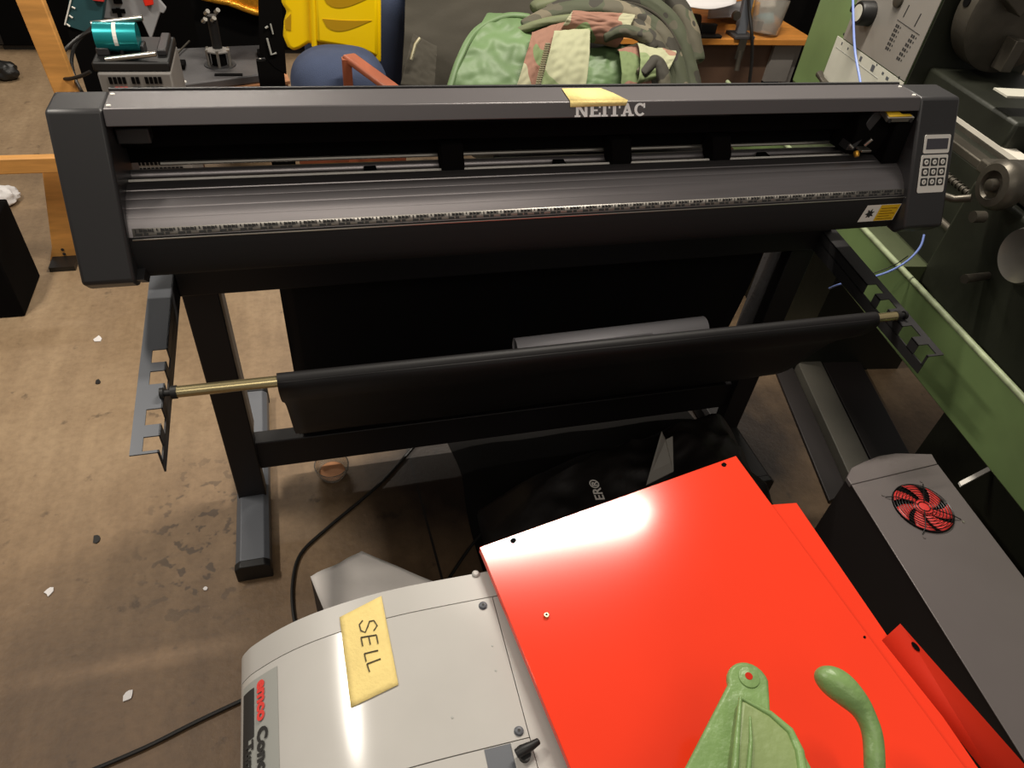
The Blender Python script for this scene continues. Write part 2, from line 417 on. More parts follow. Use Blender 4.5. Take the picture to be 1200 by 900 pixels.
# platen: ribbed curved top
def plat(prof, x0, x1, name, m, **k): return MB().xprism(prof, x0, x1, True).build(name, m, cut, **k)
pp = [(1.280, 1.048), (1.276, 1.0600), (1.262, 1.0655), (1.240, 1.0620), (1.2385, 1.0600), (1.2375, 1.0612), (1.222, 1.0560), (1.2205, 1.0538), (1.2195, 1.0552),
      (1.205, 1.0480), (1.2035, 1.0455), (1.2025, 1.0468), (1.190, 1.0370), (1.1885, 1.0342), (1.1878, 1.0352), (1.178, 1.0235), (1.170, 1.010), (1.1655, .998), (1.1665, .996), (1.1645, .993),
      (1.162, .975), (1.165, .950), (1.172, .935), (1.20, .920), (1.28, .918)]
MB().xprism(pp[:17] + [(1.1700, 1.0105), (1.2, .97), (1.27, .99)], IL, IR).build('platen', 'platen', cut)
MB().xprism([(1.1690, 1.0100), (1.1650, .9950), (1.1642, .9915), (1.1618, .975), (1.161, .955), (1.166, .940), (1.175, .928), (1.20, .918), (1.30, .918), (1.30, .98), (1.2, .972)], IL, IR, True).build('platen_skirt', 'platenfront', cut)
MB().tube([(IL, 1.2755, 1.0605), (IR - .10, 1.2755, 1.0605)], .0034, 8).build('platen_back_edge', 'white', cut)
# ruler strip
ruler = MB().add([(IL + .006, 1.1772, 1.0232), (IR, 1.1772, 1.0232), (IR, 1.1705, 1.0115), (IL + .006, 1.1705, 1.0115)], [(0, 1, 2, 3)]).build('ruler_strip', 'panel', cut, solid=.0008)
mb = MB(); r0 = V((0, 1.1772, 1.0232)); rd = V((0, -.0067, -.0117)); rn = V((0, -.866, .5)) * .0009
def rq(x0, x1, a, b):
    mb.add([r0 + rd * a + rn + V((x0, 0, 0)), r0 + rd * a + rn + V((x1, 0, 0)), r0 + rd * b + rn + V((x1, 0, 0)), r0 + rd * b + rn + V((x0, 0, 0))], [(0, 1, 2, 3)])
x = IL + .01; n_ = 0
while x < IR - .01:
    rq(x, x + .0022, .10, .55 if n_ % 2 == 0 else .4)
    if n_ % 5 == 0: rq(x, x + .011, .62, .92)
    if n_ % 5 == 2: rq(x, x + .007, .6, .9)
    if n_ % 5 in (1, 2, 3): rq(x, x + .006, .15, .5)
    x += .0068; n_ += 1
rq(IL + .006, IR, .96, 1.0)
mb.build('ruler_marks', 'dark_print', ruler)
MB().tube([(IL + .004, 1.1682, 1.0065), (IR, 1.1682, 1.0065)], .0014, 6).build('platen_front_bead', 'steel', cut)
# dark shoulder between platen and right housing
MB().xprism([(1.32, 1.19), (1.25, 1.19), (1.235, 1.17), (1.232, 1.12), (1.226, 1.06), (1.29, 1.06)], IR - .045, IR).build('housing_shoulder', 'matteblack', cut, bevel=.004)
# cutting carriage parked at the right
car = MB().xprism([(1.32, 1.165), (1.262, 1.165), (1.248, 1.12), (1.255, 1.072), (1.32, 1.07)], 1.165, IR - .035).build('cutting_carriage', 'matteblack', cut, bevel=.003)
MB().prism([(1.158, 1.252, 1.083), (1.176, 1.248, 1.083), (1.222, 1.252, 1.168), (1.196, 1.256, 1.168)], (0, .03, 0)).build('carriage_arm', 'cap', car, bevel=.002)
MB().xprism([(1.225, 1.166), (1.260, 1.176), (1.262, 1.168), (1.226, 1.157)], 1.208, 1.276).build('carriage_label_bar', 'steel', car)
MB().add([(1.212, 1.2285, 1.1678), (1.272, 1.2285, 1.1678), (1.266, 1.256, 1.1757), (1.214, 1.256, 1.1757)], [(0, 1, 2, 3)]).build('carriage_label', 'yellow', car, solid=.0008)
for x in (1.214, 1.270): MB().lathe((x, 1.226, 1.160), (0, -1, .2), [(0, .0045), (.002, .0045)], 12).build('screw', 'black', car)
MB().lathe((1.172, 1.235, 1.088), (0, -.6, -.6), [(0, .006), (.008, .0065), (.012, .005)], 14).build('blade_knob', 'gold', car)
MB().tube([(1.150, 1.24, 1.103), (1.160, 1.236, 1.096)], .003, 8).build('carriage_pin', 'steel', car)
MB().box((1.180, 1.228, 1.088), (1.206, 1.250, 1.093)).tube([(1.190, 1.238, 1.100), (1.197, 1.232, 1.117)], .0042, 8).build('blade_clamp', 'steel', car, bevel=.001)
# control panel
def caprect(name, x0, x1, s0, s1, m, par, out=.0008, skew=0., th=.0012, r=.004):
    pts = []
    for cx_, cy_, a0 in ((x1 - r, s1 - r, 0), (x0 + r, s1 - r, 90), (x0 + r, s0 + r, 180), (x1 - r, s0 + r, 270)):
        for k in range(4):
            a = math.radians(a0 + 30 * k); pts.append((cx_ + r * math.cos(a), cy_ + r * math.sin(a)))
    return MB().prism([capp(a, b, out) for a, b in pts], NN * th).build(name, m, par)
cp = caprect('control_panel', 1.314, 1.384, .0762, .1155, 'white', cut)
caprect('display', 1.320, 1.378, .0845, .1072, 'lcd', cp, out=.0020, th=.0006, r=.001)
kp = caprect('keypad', 1.3115, 1.384, .1185, .2000, 'white', cut)
for r_ in range(3):
    for c_ in range(3):
        x0 = 1.3165 + c_ * .0222; s0 = .1255 + r_ * .0212
        b_ = caprect('key', x0, x0 + .0185, s0, s0 + .0170, 'dark_print', kp, out=.0020, th=.0006, r=.0025)
        MB().lathe(capp(x0 + .00925, s0 + .0085, .0026), NN, [(0, .0056), (.0005, .0056)], 16).build('key_disc', 'white', b_)
        mb = MB(); c0 = capp(x0 + .00925, s0 + .0085, .0033)
        ic = [(0, 0), (0, 1), (1, 0)][(r_ + c_) % 3]
        X1 = V((.0028, 0, 0)); Y1 = DN * .0028
        if (r_ + c_) % 3 == 0: mb.add([c0 - X1 + Y1 * .4, c0 + X1 + Y1 * .4, c0 - Y1], [(0, 1, 2)])
        elif (r_ + c_) % 3 == 1: mb.add([c0 - X1 - Y1 * .3, c0 + X1 - Y1 * .3, c0 + X1 + Y1 * .3, c0 - X1 + Y1 * .3], [(0, 1, 2, 3)])
        else: mb.add([c0 - X1 * .35 - Y1, c0 + X1 * .35 - Y1, c0 + X1 * .35 + Y1, c0 - X1 * .35 + Y1], [(0, 1, 2, 3)])
        mb.build('key_symbol', 'dark_print', b_)
# warning label on platen front, right
def pl_(x, s): # along the platen front curve
    a = V((x, 1.1650, .9930)); b = V((x, 1.1605, .9520)); return a.lerp(b, s) + V((0, -.0012, .0002))
wl = MB().add([pl_(1.200, .0), pl_(1.292, .0), pl_(1.284, .95), pl_(1.188, .95)], [(0, 1, 2, 3)]).build('warning_label', 'white', cut)
MB().add([pl_(1.238, .02) + V((0, -.0006, 0)), pl_(1.290, .02) + V((0, -.0006, 0)), pl_(1.282, .93) + V((0, -.0006, 0)), pl_(1.230, .93) + V((0, -.0006, 0))], [(0, 1, 2, 3)]).build('yellow_warning_field', 'yellow', wl)
mb = MB()
for k in range(5):
    s_ = .2 + k * .15
    mb.add([pl_(1.242 - .008 * s_, s_) + V((0, -.0010, 0)), pl_(1.284 - .008 * s_ - (.01 if k % 2 else 0), s_) + V((0, -.001, 0)), pl_(1.284 - .008 * s_ - (.01 if k % 2 else 0), s_ + .04) + V((0, -.001, 0)), pl_(1.242 - .008 * s_, s_ + .04) + V((0, -.001, 0))], [(0, 1, 2, 3)])
mb.build('warning_text_lines', 'gold', wl)
mb = MB(); c0 = pl_(1.213, .5) + V((0, -.001, 0)); pts = []
for k in range(14):
    a = 2 * PI * k / 14; r_ = .013 if k % 2 else .006; pts.append(c0 + V((math.cos(a) * r_, 0, math.sin(a) * r_ * 1.1)))
mb.add(pts, [tuple(range(14))]); mb.build('hazard_symbol', 'dark_print', wl)
# ---- stand
XL, XR = -.255, 1.255
bm_ = MB().box((XL - .035, 1.325, .772), (XR + .035, 1.405, .925)).build('upper_beam', 'beam', cut, bevel=.003)
MB().box((XL + .02, 1.372, .148), (XR - .02, 1.418, .250)).build('crossbar', 'beam', cut, bevel=.003)
for sx_ in (-1, 1):
    X_ = XL if sx_ < 0 else XR
    lg = MB().box((X_ - .037, 1.352, .05), (X_ + .037, 1.392, .90)).build('leg', 'beam', cut, bevel=.003)
    MB().box((X_ - .034, 1.3925, .254), (X_ + .034, 1.455, .77)).box((X_ - .030, 1.455, .254), (X_ + .030, 1.465, .77)).build('leg_channel', 'blackplate', lg, bevel=.002)
    ft = MB().prism([(X_ - .043, 1.14, .008), (X_ + .043, 1.14, .008), (X_ + .043, 1.14, .05), (X_ + .030, 1.14, .062), (X_ - .030, 1.14, .062), (X_ - .043, 1.14, .05)], (0, .645, 0)).build('foot', 'greysteel' if sx_ < 0 else 'beam', cut, bevel=.002)  # right foot takes a darker paint, its shade put into the colour
    for y in (1.118, 1.785):
        MB().prism([(X_ - .045, y, 0), (X_ + .045, y, 0), (X_ + .045, y, .052), (X_ + .031, y, .064), (X_ - .031, y, .064), (X_ - .045, y, .052)], (0, .022, 0)).build('foot_end_cap', 'black', ft, bevel=.003)
# arms with notches that carry the roll
def arm(xo, xi, name='roll_arm', m_='greysteel'):
    # top flange between xo..xi, vertical flange at xi; notches cut into both
    y0, y1 = .880, 1.345
    def zt(y): return .778 + (y - .865) * .105
    notch = [(.885, .915), (.940, .975), (1.032, 1.064), (1.085, 1.118)]
    mb = MB(); t = .0025; sg = 1 if xi > xo else -1
    # top flange pieces: outer continuous strip, inner strip broken by notches
    xm = xi - sg * .026
    def strip(xa, xb, ya, yb):
        mb.add([(xa, ya, zt(ya)), (xb, ya, zt(ya)), (xb, yb, zt(yb)), (xa, yb, zt(yb)), (xa, ya, zt(ya) - t), (xb, ya, zt(ya) - t), (xb, yb, zt(yb) - t), (xa, yb, zt(yb) - t)],
               [(0, 1, 2, 3), (4, 7, 6, 5), (0, 4, 5, 1), (1, 5, 6, 2), (2, 6, 7, 3), (3, 7, 4, 0)])
    strip(xo, xm, y0, y1)
    ys = [y0] + [q for n in notch for q in n] + [y1]
    for a, b in zip(ys[::2], ys[1::2]): strip(xm, xi, a, b)
    o = mb.build(name, m_, cut)
    mb = MB()
    for a, b in zip(ys[::2], ys[1::2]):
        mb.prism([(xi, a, zt(a)), (xi, b, zt(b)), (xi, b, zt(b) - .028), (xi, a, zt(a) - .028)], (-sg * .0028, 0, 0))
    mb.prism([(xi, y0, zt(y0) - .026), (xi, y1, zt(y1) - .026), (xi, y1, zt(y1) - .060), (xi, y0, zt(y0) - .050)], (-sg * .0028, 0, 0))
    mb.build('arm_web', 'cap', o)
arm(-.335, -.290)
arm(1.305, 1.262, m_='cap')
rebase(cut, (.5, 1.4, 0))

# ================================================================== ROLL OF VINYL
roll = thing('vinyl_roll', 'black vinyl film draped from a steel rod across the stand of the cutter', 'vinyl roll')
RY, RZ = 1.0, .800
MB().tube([(-.272, RY, RZ), (1.262, RY, RZ)], .0105, 16).build('rod', 'brass', roll)
for s_ in (-1, 1):
    xx = -.272 if s_ < 0 else 1.262
    MB().lathe((xx, RY, RZ), (s_, 0, 0), [(-.006, .012), (.004, .012), (.004, .006), (.016, .006), (.016, .010), (.022, .010)], 16).build('rod_pin', 'black', roll)
MB().tube([(-.097, RY, RZ), (1.20, RY, RZ)], .0150, 24).build('film_roll', 'vinyl', roll)
prof = smoothpath([(0, RY - .012, RZ + .008), (0, RY - .0165, RZ - .01), (0, RY + .01, RZ - .06), (0, 1.08, .66), (0, 1.17, .49), (0, 1.255, .392), (0, 1.345, .295), (0, 1.395, .259), (0, 1.432, .22), (0, 1.445, .12), (0, 1.475, .09), (0, 1.49, .15), (0, 1.47, .35), (0, 1.44, .6), (0, 1.432, .80), (0, 1.415, .93)], 5)
def shf(u, v):
    i = u * (len(prof) - 1); a = prof[int(min(i, len(prof) - 2))]; b = prof[int(min(i, len(prof) - 2)) + 1]; p = a.lerp(b, i - int(min(i, len(prof) - 2)))
    w = .004 * noise.noise(V((v * 5, u * 3, 0))) * min(1, u * 6)
    return (-.097 + v * 1.297, p.y + w, p.z)
MB().grid(shf, len(prof) - 1, 40).build('hanging_film', 'vinyl', roll, solid=.0012)
rebase(roll, (.55, 1.0, .8))

# tubes lying on the film behind the rod
def tubething(a, b, r, label, m, open_=True):
    a, b = V(a), V(b); t = thing('paper_tube', label, 'tube', 'tubes lying on the hanging vinyl')
    d = (b - a).normalized()
    MB().tube([a, b], r, 24, caps=False).build('tube_wall', m, t, solid=.0015)
    MB().tube([b - d * .004, b - d * .0035], r * .9, 20).tube([a + d * .0035, a + d * .004], r * .9, 20).build('tube_inside', 'greysteel', t)
    rebase(t, a)
tubething((.40, 1.140, .690), (.855, 1.125, .713), .0280, 'thick silver-grey tube with an open right end, lying behind the vinyl rod', 'silver')
tubething((.215, 1.098, .712), (.70, 1.085, .733), .0120, 'thin pale grey tube half hidden under the thick silver one', 'silver')

# ================================================================== TAPES
def sheetpoly(name, pts, m, label, cat, th=.0006):
    me = MB(); me.prism(pts, (0, 0, th)); o = me.build(name, m); return tag(o, label, cat)
tp = [onZ(657, 105, 1.2025), onZ(709, 105, 1.2025), onZ(722, 112, 1.2025), V((.590, 1.2468, 1.2025))]
mb = MB()
l0 = capp(.488, -.0005, .0022); l1 = capp(.594, -.0005, .0022)
A_ = V((.490, 1.308, 1.2036)); B_ = V((.570, 1.308, 1.2036)); C_ = V((.588, 1.282, 1.2036)); D_ = V((.604, 1.2465, 1.2036)); E_ = V((.487, 1.2465, 1.2036))
f1 = capp(.487, .008, .0026); f2 = capp(.60, .0065, .0026)
mb.add([A_, B_, C_, D_, E_], [(0, 1, 2, 3, 4)]); mb.add([E_, D_, f2, f1], [(0, 1, 2, 3)])
tag(mb.build('masking_tape', 'tape', solid=.0006), 'blank yellow masking tape folded over the top cover, covering the upper half of the letters', 'tape')

# ================================================================== GREY BENCHTOP LATHE (SELL)
em = thing('benchtop_lathe', 'light grey benchtop lathe with rounded lid, under the yellow tape reading SELL', 'lathe')
ep = [(-.191, .545), (-.191, .573), (-.180, .594), (-.163, .613), (-.120, .646), (-.070, .671), (-.005, .690), (.055, .699), (.121, .7015), (.25, .7015), (.46, .7015)]
ep = [(p.x, p.y) for p in smoothpath([(a, b, 0) for a, b in ep], 3)]
def eprof(y0, y1, drop=0., xa=-9, xb=9, name='body', m='palegrey', par=em, low=.38, **k):
    ps = [(x, z - drop) for x, z in ep if xa <= x <= xb]
    if xa > -9: ps.insert(0, (xa, .7015 - drop))
    if xb < .45: ps.append((xb, .7015 - drop))
    pts = [(ps[0][0], y0, low)] + [(x, y0, z) for x, z in ps] + [(ps[-1][0], y0, low)]
    return MB().prism(pts, (0, y1 - y0, 0), True).build(name, m, par, **k)
rear = eprof(.553, .598, name='rear_rim')
lid = eprof(.336, .5515, xb=.2035, name='lid', m='palegrey2', low=.54)
eprof(.10, .3345, .0003, xb=.2035, name='front_cover', m='palegrey2', low=.54)
eprof(.05, .5515, .0004, xa=.2048, xb=.5, name='side_deck', m='palegrey', low=.40)
eprof(.05, .5515, .012, name='body', m='palegrey', low=.36)
MB().box((-.185, .055, .33), (.455, .59, .37)).build('base', 'greysteel', em)
# seam of the front edge of the lid and the open slot below it
MB().box((.140, .12, .690), (.176, .3335, .7024)).build('slot_recess', 'greysteel', em)
MB().box((.176, .12, .690), (.2035, .3340, .7045)).build('slot_block', 'palegrey', em, bevel=.001)
h_ = MB().lathe((.190, .312, .7045), (0, 0, 1), [(0, .008), (.010, .008)], 16).tube([(.178, .314, .717), (.186, .316, .718), (.200, .319, .718), (.211, .323, .716)], [.006, .0075, .006, .0045], 12).build('latch_handle', 'black', em)
def bolt(x, y, r=.0055, z=.7017, par=em):
    b_ = MB().lathe((x, y, z), (0, 0, 1), [(0, r * 1.25), (.0008, r * 1.25), (.001, r), (.0035, r), (.0042, r * .8)], 18).build('bolt', 'greysteel', par)
    MB().lathe((x, y, z + .0042), (0, 0, 1), [(0, r * .4), (.0004, r * .4)], 6).build('bolt_socket', 'dark_print', b_)
for p in ((566, 710), (608, 857)):
    q = onZ(p[0], p[1], .7017); bolt(q.x, q.y)
q = onZ(608, 795, .70); MB().lathe((q.x, q.y, .6998), (0, 0, 1), [(0, .004), (.0008, .004)], 14).build('plug_hole', 'greysteel', em)
q = onZ(625, 851, .70); MB().lathe((q.x, q.y, .6998), (0, 0, 1), [(0, .0045), (.0006, .0040)], 14).build('plug_hole', 'labelgrey', em)
for p in ((577, 757), (581, 786), (530, 841)):
    q = onZ(p[0], p[1], .7017); MB().lathe((q.x, q.y, .7018), (0, 0, 1), [(0, .0018), (.0002, .0014)], 7).build('scuff_mark', 'labelgrey', em)
q = onZ(558, 676, .7); MB().lathe((q.x, q.y + .004, .698), (0, 0, 1), [(0, .006), (.006, .006), (.008, .004)], 12).build('stud', 'palegrey', em)
# label strip on the sloping left side of the lid
def epz(x):
    for (x0, z0), (x1, z1) in zip(ep, ep[1:]):
        if x0 <= x <= x1 and x1 > x0: return z0 + (z1 - z0) * (x - x0) / (x1 - x0)
    return ep[0][1]
def eml(xa, xb, ya, yb, name, m, out=.0008, par=em):
    n = 6; mb = MB()
    def fn(u, v):
        x = xa + (xb - xa) * u
        return (x - out * .7, ya + (yb - ya) * v, epz(x) + out * .7)
    return mb.grid(fn, n, 1).build(name, m, par)
lb = eml(-.1845, -.128, .13, .540, 'name_label', 'labelgrey', .0009)
eml(-.1835, -.165, .455, .528, 'black_band', 'dark_print', .0016, lb)
eml(-.1835, -.1745, .13, .455, 'black_band', 'dark_print', .0016, lb)
def surf_dir(x): return V((.012, 0, epz(x + .006) - epz(x - .006))).normalized()
def sfp(x, y, o=.0024): return V((x, y, epz(x))) + V((-.7, 0, .7)).normalized() * o
d = surf_dir(-.148)
text('label_text', 'emco', .0270, 'redtext', lb, sfp(-.158, .532, .0019), (0, -1, 0), d, .0012, .0012, sx=1.0, label='red bold lettering reading emco')
text('label_text', 'Concept', .0270, 'dark_print', lb, sfp(-.158, .462, .0019), (0, -1, 0), d, .0011, .0012, label='black bold lettering')
text('label_text', 'Turn 105', .0225, 'dark_print', lb, sfp(-.1765, .452, .0019), (0, -1, 0), surf_dir(-.168), .0008, .0014)
rebase(em, (.13, .33, .33))
# its stand
cart = thing('equipment_cart', 'dark low cart carrying the light grey benchtop lathe', 'cart')
MB().box((-.15, .05, .30), (.60, .56, .33)).build('cart_top', 'black', cart)
for x in (-.13, .55):
    for y in (.07, .50): MB().box((x, y, 0), (x + .035, y + .035, .30)).build('leg', 'black', cart)
MB().box((-.13, .07, .08), (.585, .535, .10)).build('shelf', 'black', cart)
rebase(cart, (.2, .3, 0))

# tape with SELL, following the lid
def tz(x, y): return epz(max(x, -.19))
tpts = [(398, 725), (447, 699), (466, 802), (412, 830)]
def tfn(u, v):
    p = V((398, 724, 0)).lerp(V((447, 699, 0)), v); q = V((411, 830, 0)).lerp(V((467, 803, 0)), v)
    c = p.lerp(q, u)
    w = onZ(c.x, c.y, .70); w = onZ(c.x, c.y, epz(w.x)); 
    return (w.x, w.y, epz(w.x) + .0018 + .0008 * abs(noise.noise(V((u * 6, v * 3, 1)))))
mb = MB().grid(tfn, 14, 8)
st = mb.build('tape_note', 'tape', solid=.0005); tag(st, 'yellow masking tape note handwritten SELL, stuck across the lid of the grey lathe', 'tape')
mb = MB()
def up_(px, py):
    w = onZ(px, py, .70); z = epz(w.x) + .0032; w = onZ(px, py, z); return w
glyphs = [
    [(434, 733), (428, 727), (423, 729), (422, 737), (430, 741), (436, 739), (440, 742), (438, 748), (431, 750)],
    [(427, 756), (437, 754)], [(427, 756), (430, 769), (440, 765)], [(428, 762), (437, 760)],
    [(442, 771), (426, 774), (430, 774)], [(426, 774), (430, 777)],
]
S = [[(438, 729), (433, 726), (424, 728), (421, 735), (426, 741), (433, 736), (438, 736), (441, 742), (436, 748)]]
Ee = [[(424, 755), (441, 751)], [(424, 755), (428, 768)], [(432, 754), (435, 764)], [(441, 751), (444, 762)]]
# reads downward: baseline toward the left edge of the tape
for st_ in ([(438, 739), (442, 733), (438, 727), (433, 728), (431, 734), (428, 741), (423, 739), (421, 732), (425, 727)],
            [(423, 747), (441, 744)], [(423, 747), (425, 757)], [(432, 746), (434, 755)], [(441, 744), (443, 754)],
            [(443, 762), (427, 766)], [(427, 766), (429, 775)],
            [(446, 772), (430, 778)], [(430, 778), (433, 787)]):
    mb.tube([up_(a, b) for a, b in st_], .0010, 6)
o = mb.build('handwriting', 'pen', st)

# ================================================================== RED SHEET METAL
def redsheet(name, pts, z, th, label, holes=()):
    t = thing(name, label, 'metal panel')
    b = MB().prism([(p[0], p[1], z) for p in pts], (0, 0, th)).build('sheet', 'red', t, bevel=.0012)
    return t
rA, rB, rC, rD = onZ(562, 642, .73), onZ(862, 535, .73), onZ(1130, 900, .73), onZ(668, 900, .73)
rC2 = rB + (rC - rB) * 1.12; rD2 = rA + (rD - rA) * 1.7
rp = thing('red_steel_sheet', 'large glossy red steel sheet with keyhole slots, lying over the light grey lathe', 'sheet metal')
def slot(px, py, z, par, ang=.6, r=.0045):
    c = onZ(px, py, z); pts = []
    for k in range(16):
        a = 2 * PI * k / 16; rr = r * (1 + .45 * (1 if abs(math.cos(a - ang)) > .8 and math.cos(a - ang) > 0 else 0))
        pts.append((c.x + rr * math.cos(a), c.y + rr * math.sin(a), z + .0002))
    MB().prism(pts, (0, 0, .0004)).build('keyhole_slot', 'matteblack', par)
MB().prism([rA, rB, rC2, rD2], (0, 0, .0022)).build('face', 'red', rp, bevel=.0008)
# folded-down edge flanges
for a, b in ((rA, rB), (rB, rC2), (rA, rD2)):
    nrm = (b - a).cross(V((0, 0, 1))).normalized()
    cc = (rA + rB + rC2 + rD2) / 4
    if nrm.dot(cc - a) < 0: nrm = -nrm
    MB().obox(a + nrm * .0005, b - a, nrm * .002, (0, 0, -.012)).build('folded_edge', 'red', rp)
slot(601, 634, .7322, rp); slot(848, 545, .7322, rp); slot(1013, 747, .7322, rp, r=.002)
q = onZ(640, 722, .7322); w_ = MB().lathe((q.x, q.y, .7322), (0, 0, 1), [(0, .0042), (.004, .0042), (.0045, .0036)], 18).build('rivet_nut', 'brass', rp)
MB().lathe((q.x, q.y, .7367), (0, 0, 1), [(0, .0019), (.0003, .0019)], 12).build('nut_bore', 'dark_print', w_)
rebase(rp, (.47, .45, .70))
# second sheet below, its rear corner and right edge showing, with an upturned flange
r2 = thing('red_metal_tray', 'red steel tray under the large panel, with an upturned slotted flange on its right', 'metal tray')
z2 = .700
a_, b_, c_ = onZ(905, 592, z2), onZ(933, 590, z2), onZ(1145, 900, z2)
d_ = b_ + (c_ - b_) * 1.15; e_ = V((.30, .1, z2)); f_ = V((.32, .60, z2))
i1 = onZ(880, 600, z2)
MB().prism([V((.36, .64, z2)), a_, b_, d_, V((.50, .05, z2))], (0, 0, .0022)).build('sheet', 'red', r2, bevel=.0008)
g0, g1 = onZ(1032, 752, z2), onZ(1150, 900, z2); g1 = g0 + (g1 - g0) * 1.25
h0 = onZ(1055, 731, .722); h1 = onZ(1190, 884, .722); h1 = h0 + (h1 - h0) * 1.25
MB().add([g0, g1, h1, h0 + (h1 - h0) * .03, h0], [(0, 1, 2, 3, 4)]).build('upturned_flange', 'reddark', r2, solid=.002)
n_ = (g1 - g0).cross(h0 - g0).normalized(); n_ = n_ if n_.z > 0 else -n_
c0 = onP(1073, 758, g0, n_) + n_ * .0016; ex = (g1 - g0).normalized(); ey = n_.cross(ex)
MB().prism([c0 + ex * .008 * math.cos(2 * PI * k / 14) + ey * .0035 * math.sin(2 * PI * k / 14) for k in range(14)], n_ * .0005).build('slot', 'matteblack', r2)
rebase(r2, (.6, .4, z2))

# ================================================================== GREEN CASTINGS in the foreground
gz = .7345
br = thing('cast_bracket', 'pale green cast bracket with a bolt hole in its rounded tip, over the red sheet', 'bracket')
# flat tapering plate leaning up from the red sheet, gusset rib behind
def gp(px, py, z): return onZ(px, py, z)
zt_ = .86
tip = gp(878, 799, zt_); rt = (gp(902, 799, zt_) - gp(854, 799, zt_)).length / 2
out = []
for k in range(13):
    a = math.radians(-8 + 178 * k / 12); out.append(V((tip.x + rt * math.cos(a), tip.y + rt * math.sin(a), zt_)))
lft = gp(803, 900, zt_); lft = out[-1] + (lft - out[-1]) * 1.6
rgt = gp(904, 842, zt_); rg2 = V((rgt.x - .005, lft.y, zt_))
MB().prism(out + [lft, rg2, rgt], (0, 0, -.012)).build('plate', 'castgreen', br, bevel=.004, seg=3)
MB().lathe((tip.x + .002, tip.y + .005, zt_), (0, 0, 1), [(0, .0135), (.0016, .013), (.0022, .0105)], 28).build('boss', 'castgreen', br)
MB().lathe((tip.x + .002, tip.y + .006, zt_ + .0022), (0, 0, 1), [(0, .0048), (.0004, .0048)], 16).build('bolt_hole', 'reddark', br)
# ribbed body that spreads to the right below the tip
ztop = zt_ + .022
gpts = [gp(868, 817, ztop), gp(903, 836, ztop), gp(926, 856, ztop), gp(937, 880, ztop), gp(941, 905, ztop), gp(942, 960, ztop), gp(856, 960, ztop), gp(858, 900, ztop)]
MB().prism(gpts, (0, 0, -.060)).build('gusset', 'castgreen2', br, bevel=.006, seg=3)
MB().tube([p + V((0, 0, -.001)) for p in gpts[:6]], [.002, .0035, .0045, .0055, .006, .006], 12).build('rim', 'castgreen', br)
MB().tube([gpts[0] + V((0, 0, -.001)), gp(864, 860, ztop), gp(861, 900, ztop), gp(858, 960, ztop)], [.002, .0035, .0045, .0045], 12).build('rib', 'castgreen', br)
MB().tube([gp(879, 840, ztop), gp(880, 870, ztop + .002), gp(877, 905, ztop + .002), gp(874, 960, ztop)], [.0012, .0022, .003, .003], 10).build('inner_rib', 'castgreen', br)
MB().box((tip.x - .02, lft.y - .01, gz), (tip.x + .03, lft.y + .035, zt_ - .012)).build('bracket_foot', 'castgreen', br, bevel=.004)
rebase(br, (tip.x, lft.y, gz))
lv = thing('lever_handle', 'pale green curved lever handle with an egg-shaped grip, rising over the red sheet', 'handle')
pp_ = smoothpath([gp(955, 788, .87), gp(978, 800, .868), gp(996, 815, .864), gp(1011, 833, .857), gp(1022, 860, .848), gp(1025, 900, .835), gp(1025, 960, .80), gp(1024, 1010, gz + .005)], 8)
def lerp_r(t):
    K = [(0, .004), (.012, .0105), (.035, .0150), (.09, .0185), (.16, .0195), (.25, .0180), (.34, .0140), (.42, .0115), (.6, .0120), (1, .0125)]
    for (a, ra_), (b, rb_) in zip(K, K[1:]):
        if a <= t <= b: return ra_ + (rb_ - ra_) * (t - a) / (b - a)
    return .0125
cum = [0]
for a, b in zip(pp_, pp_[1:]): cum.append(cum[-1] + (b - a).length)
def at_len(l):
    for i in range(len(cum) - 1):
        if l <= cum[i + 1]: return pp_[i].lerp(pp_[i + 1], (l - cum[i]) / (cum[i + 1] - cum[i]))
    return pp_[-1]
TT = [(k / 12) ** 2 * .10 for k in range(12)] + [.10 + .90 * k / 60 for k in range(61)]
ppn = [at_len(t * cum[-1]) for t in TT]
def rad_l(l):
    if l < .030: return max(.0015, .0190 * math.sqrt(max(0, 1 - ((.030 - l) / .030) ** 2)))
    if l < .085: return .0190 - .0070 * (.5 - .5 * math.cos(PI * (l - .030) / .055))
    return .0120
rr = [rad_l(t * cum[-1]) for t in TT]; pp_ = ppn
MB().tube(pp_, rr, 20).build('lever', 'castgreen', lv)
MB().lathe((pp_[-1].x, pp_[-1].y, gz), (0, 0, 1), [(0, .02), (.012, .018), (.02, .012)], 20).build('pivot', 'castgreen', lv)
rebase(lv, (pp_[-1].x, pp_[-1].y, gz))

# ================================================================== BOX WITH RED FAN
fb = thing('fan_box', 'long dark grey metal case with a round red cooling fan in its top', 'equipment case')
zb = .50
k1, k2, k3, k4 = onZ(987, 557, zb), onZ(1012, 541, zb), onZ(1050, 531, zb), onZ(1092, 532, zb); k12, k23 = onZ(998, 548, zb), onZ(1030, 534, zb)
s0, s1 = onZ(998, 568, zb), onZ(1099, 544, zb)
e1 = onZ(1180, 858, zb); dL = (e1 - s0).normalized()
LEN = .85
f0, f1 = s0 + dL * LEN, s1 + dL * LEN
k1 = s0 - dL * .022
dn_ = V((0, 0, -zb + .012))
MB().prism([s0 - dL * .001, s1 - dL * .001, k4, k3, k23, k2, k12, k1], (0, 0, -.012)).build('end_cover', 'boxtop', fb, bevel=.0015)
MB().prism([s0 + dL * .0005, s1 + dL * .0005, f1, f0], (0, 0, -.003)).build('top_plate', 'boxtop', fb, bevel=.001)
ins = (s1 - s0).normalized() * .002
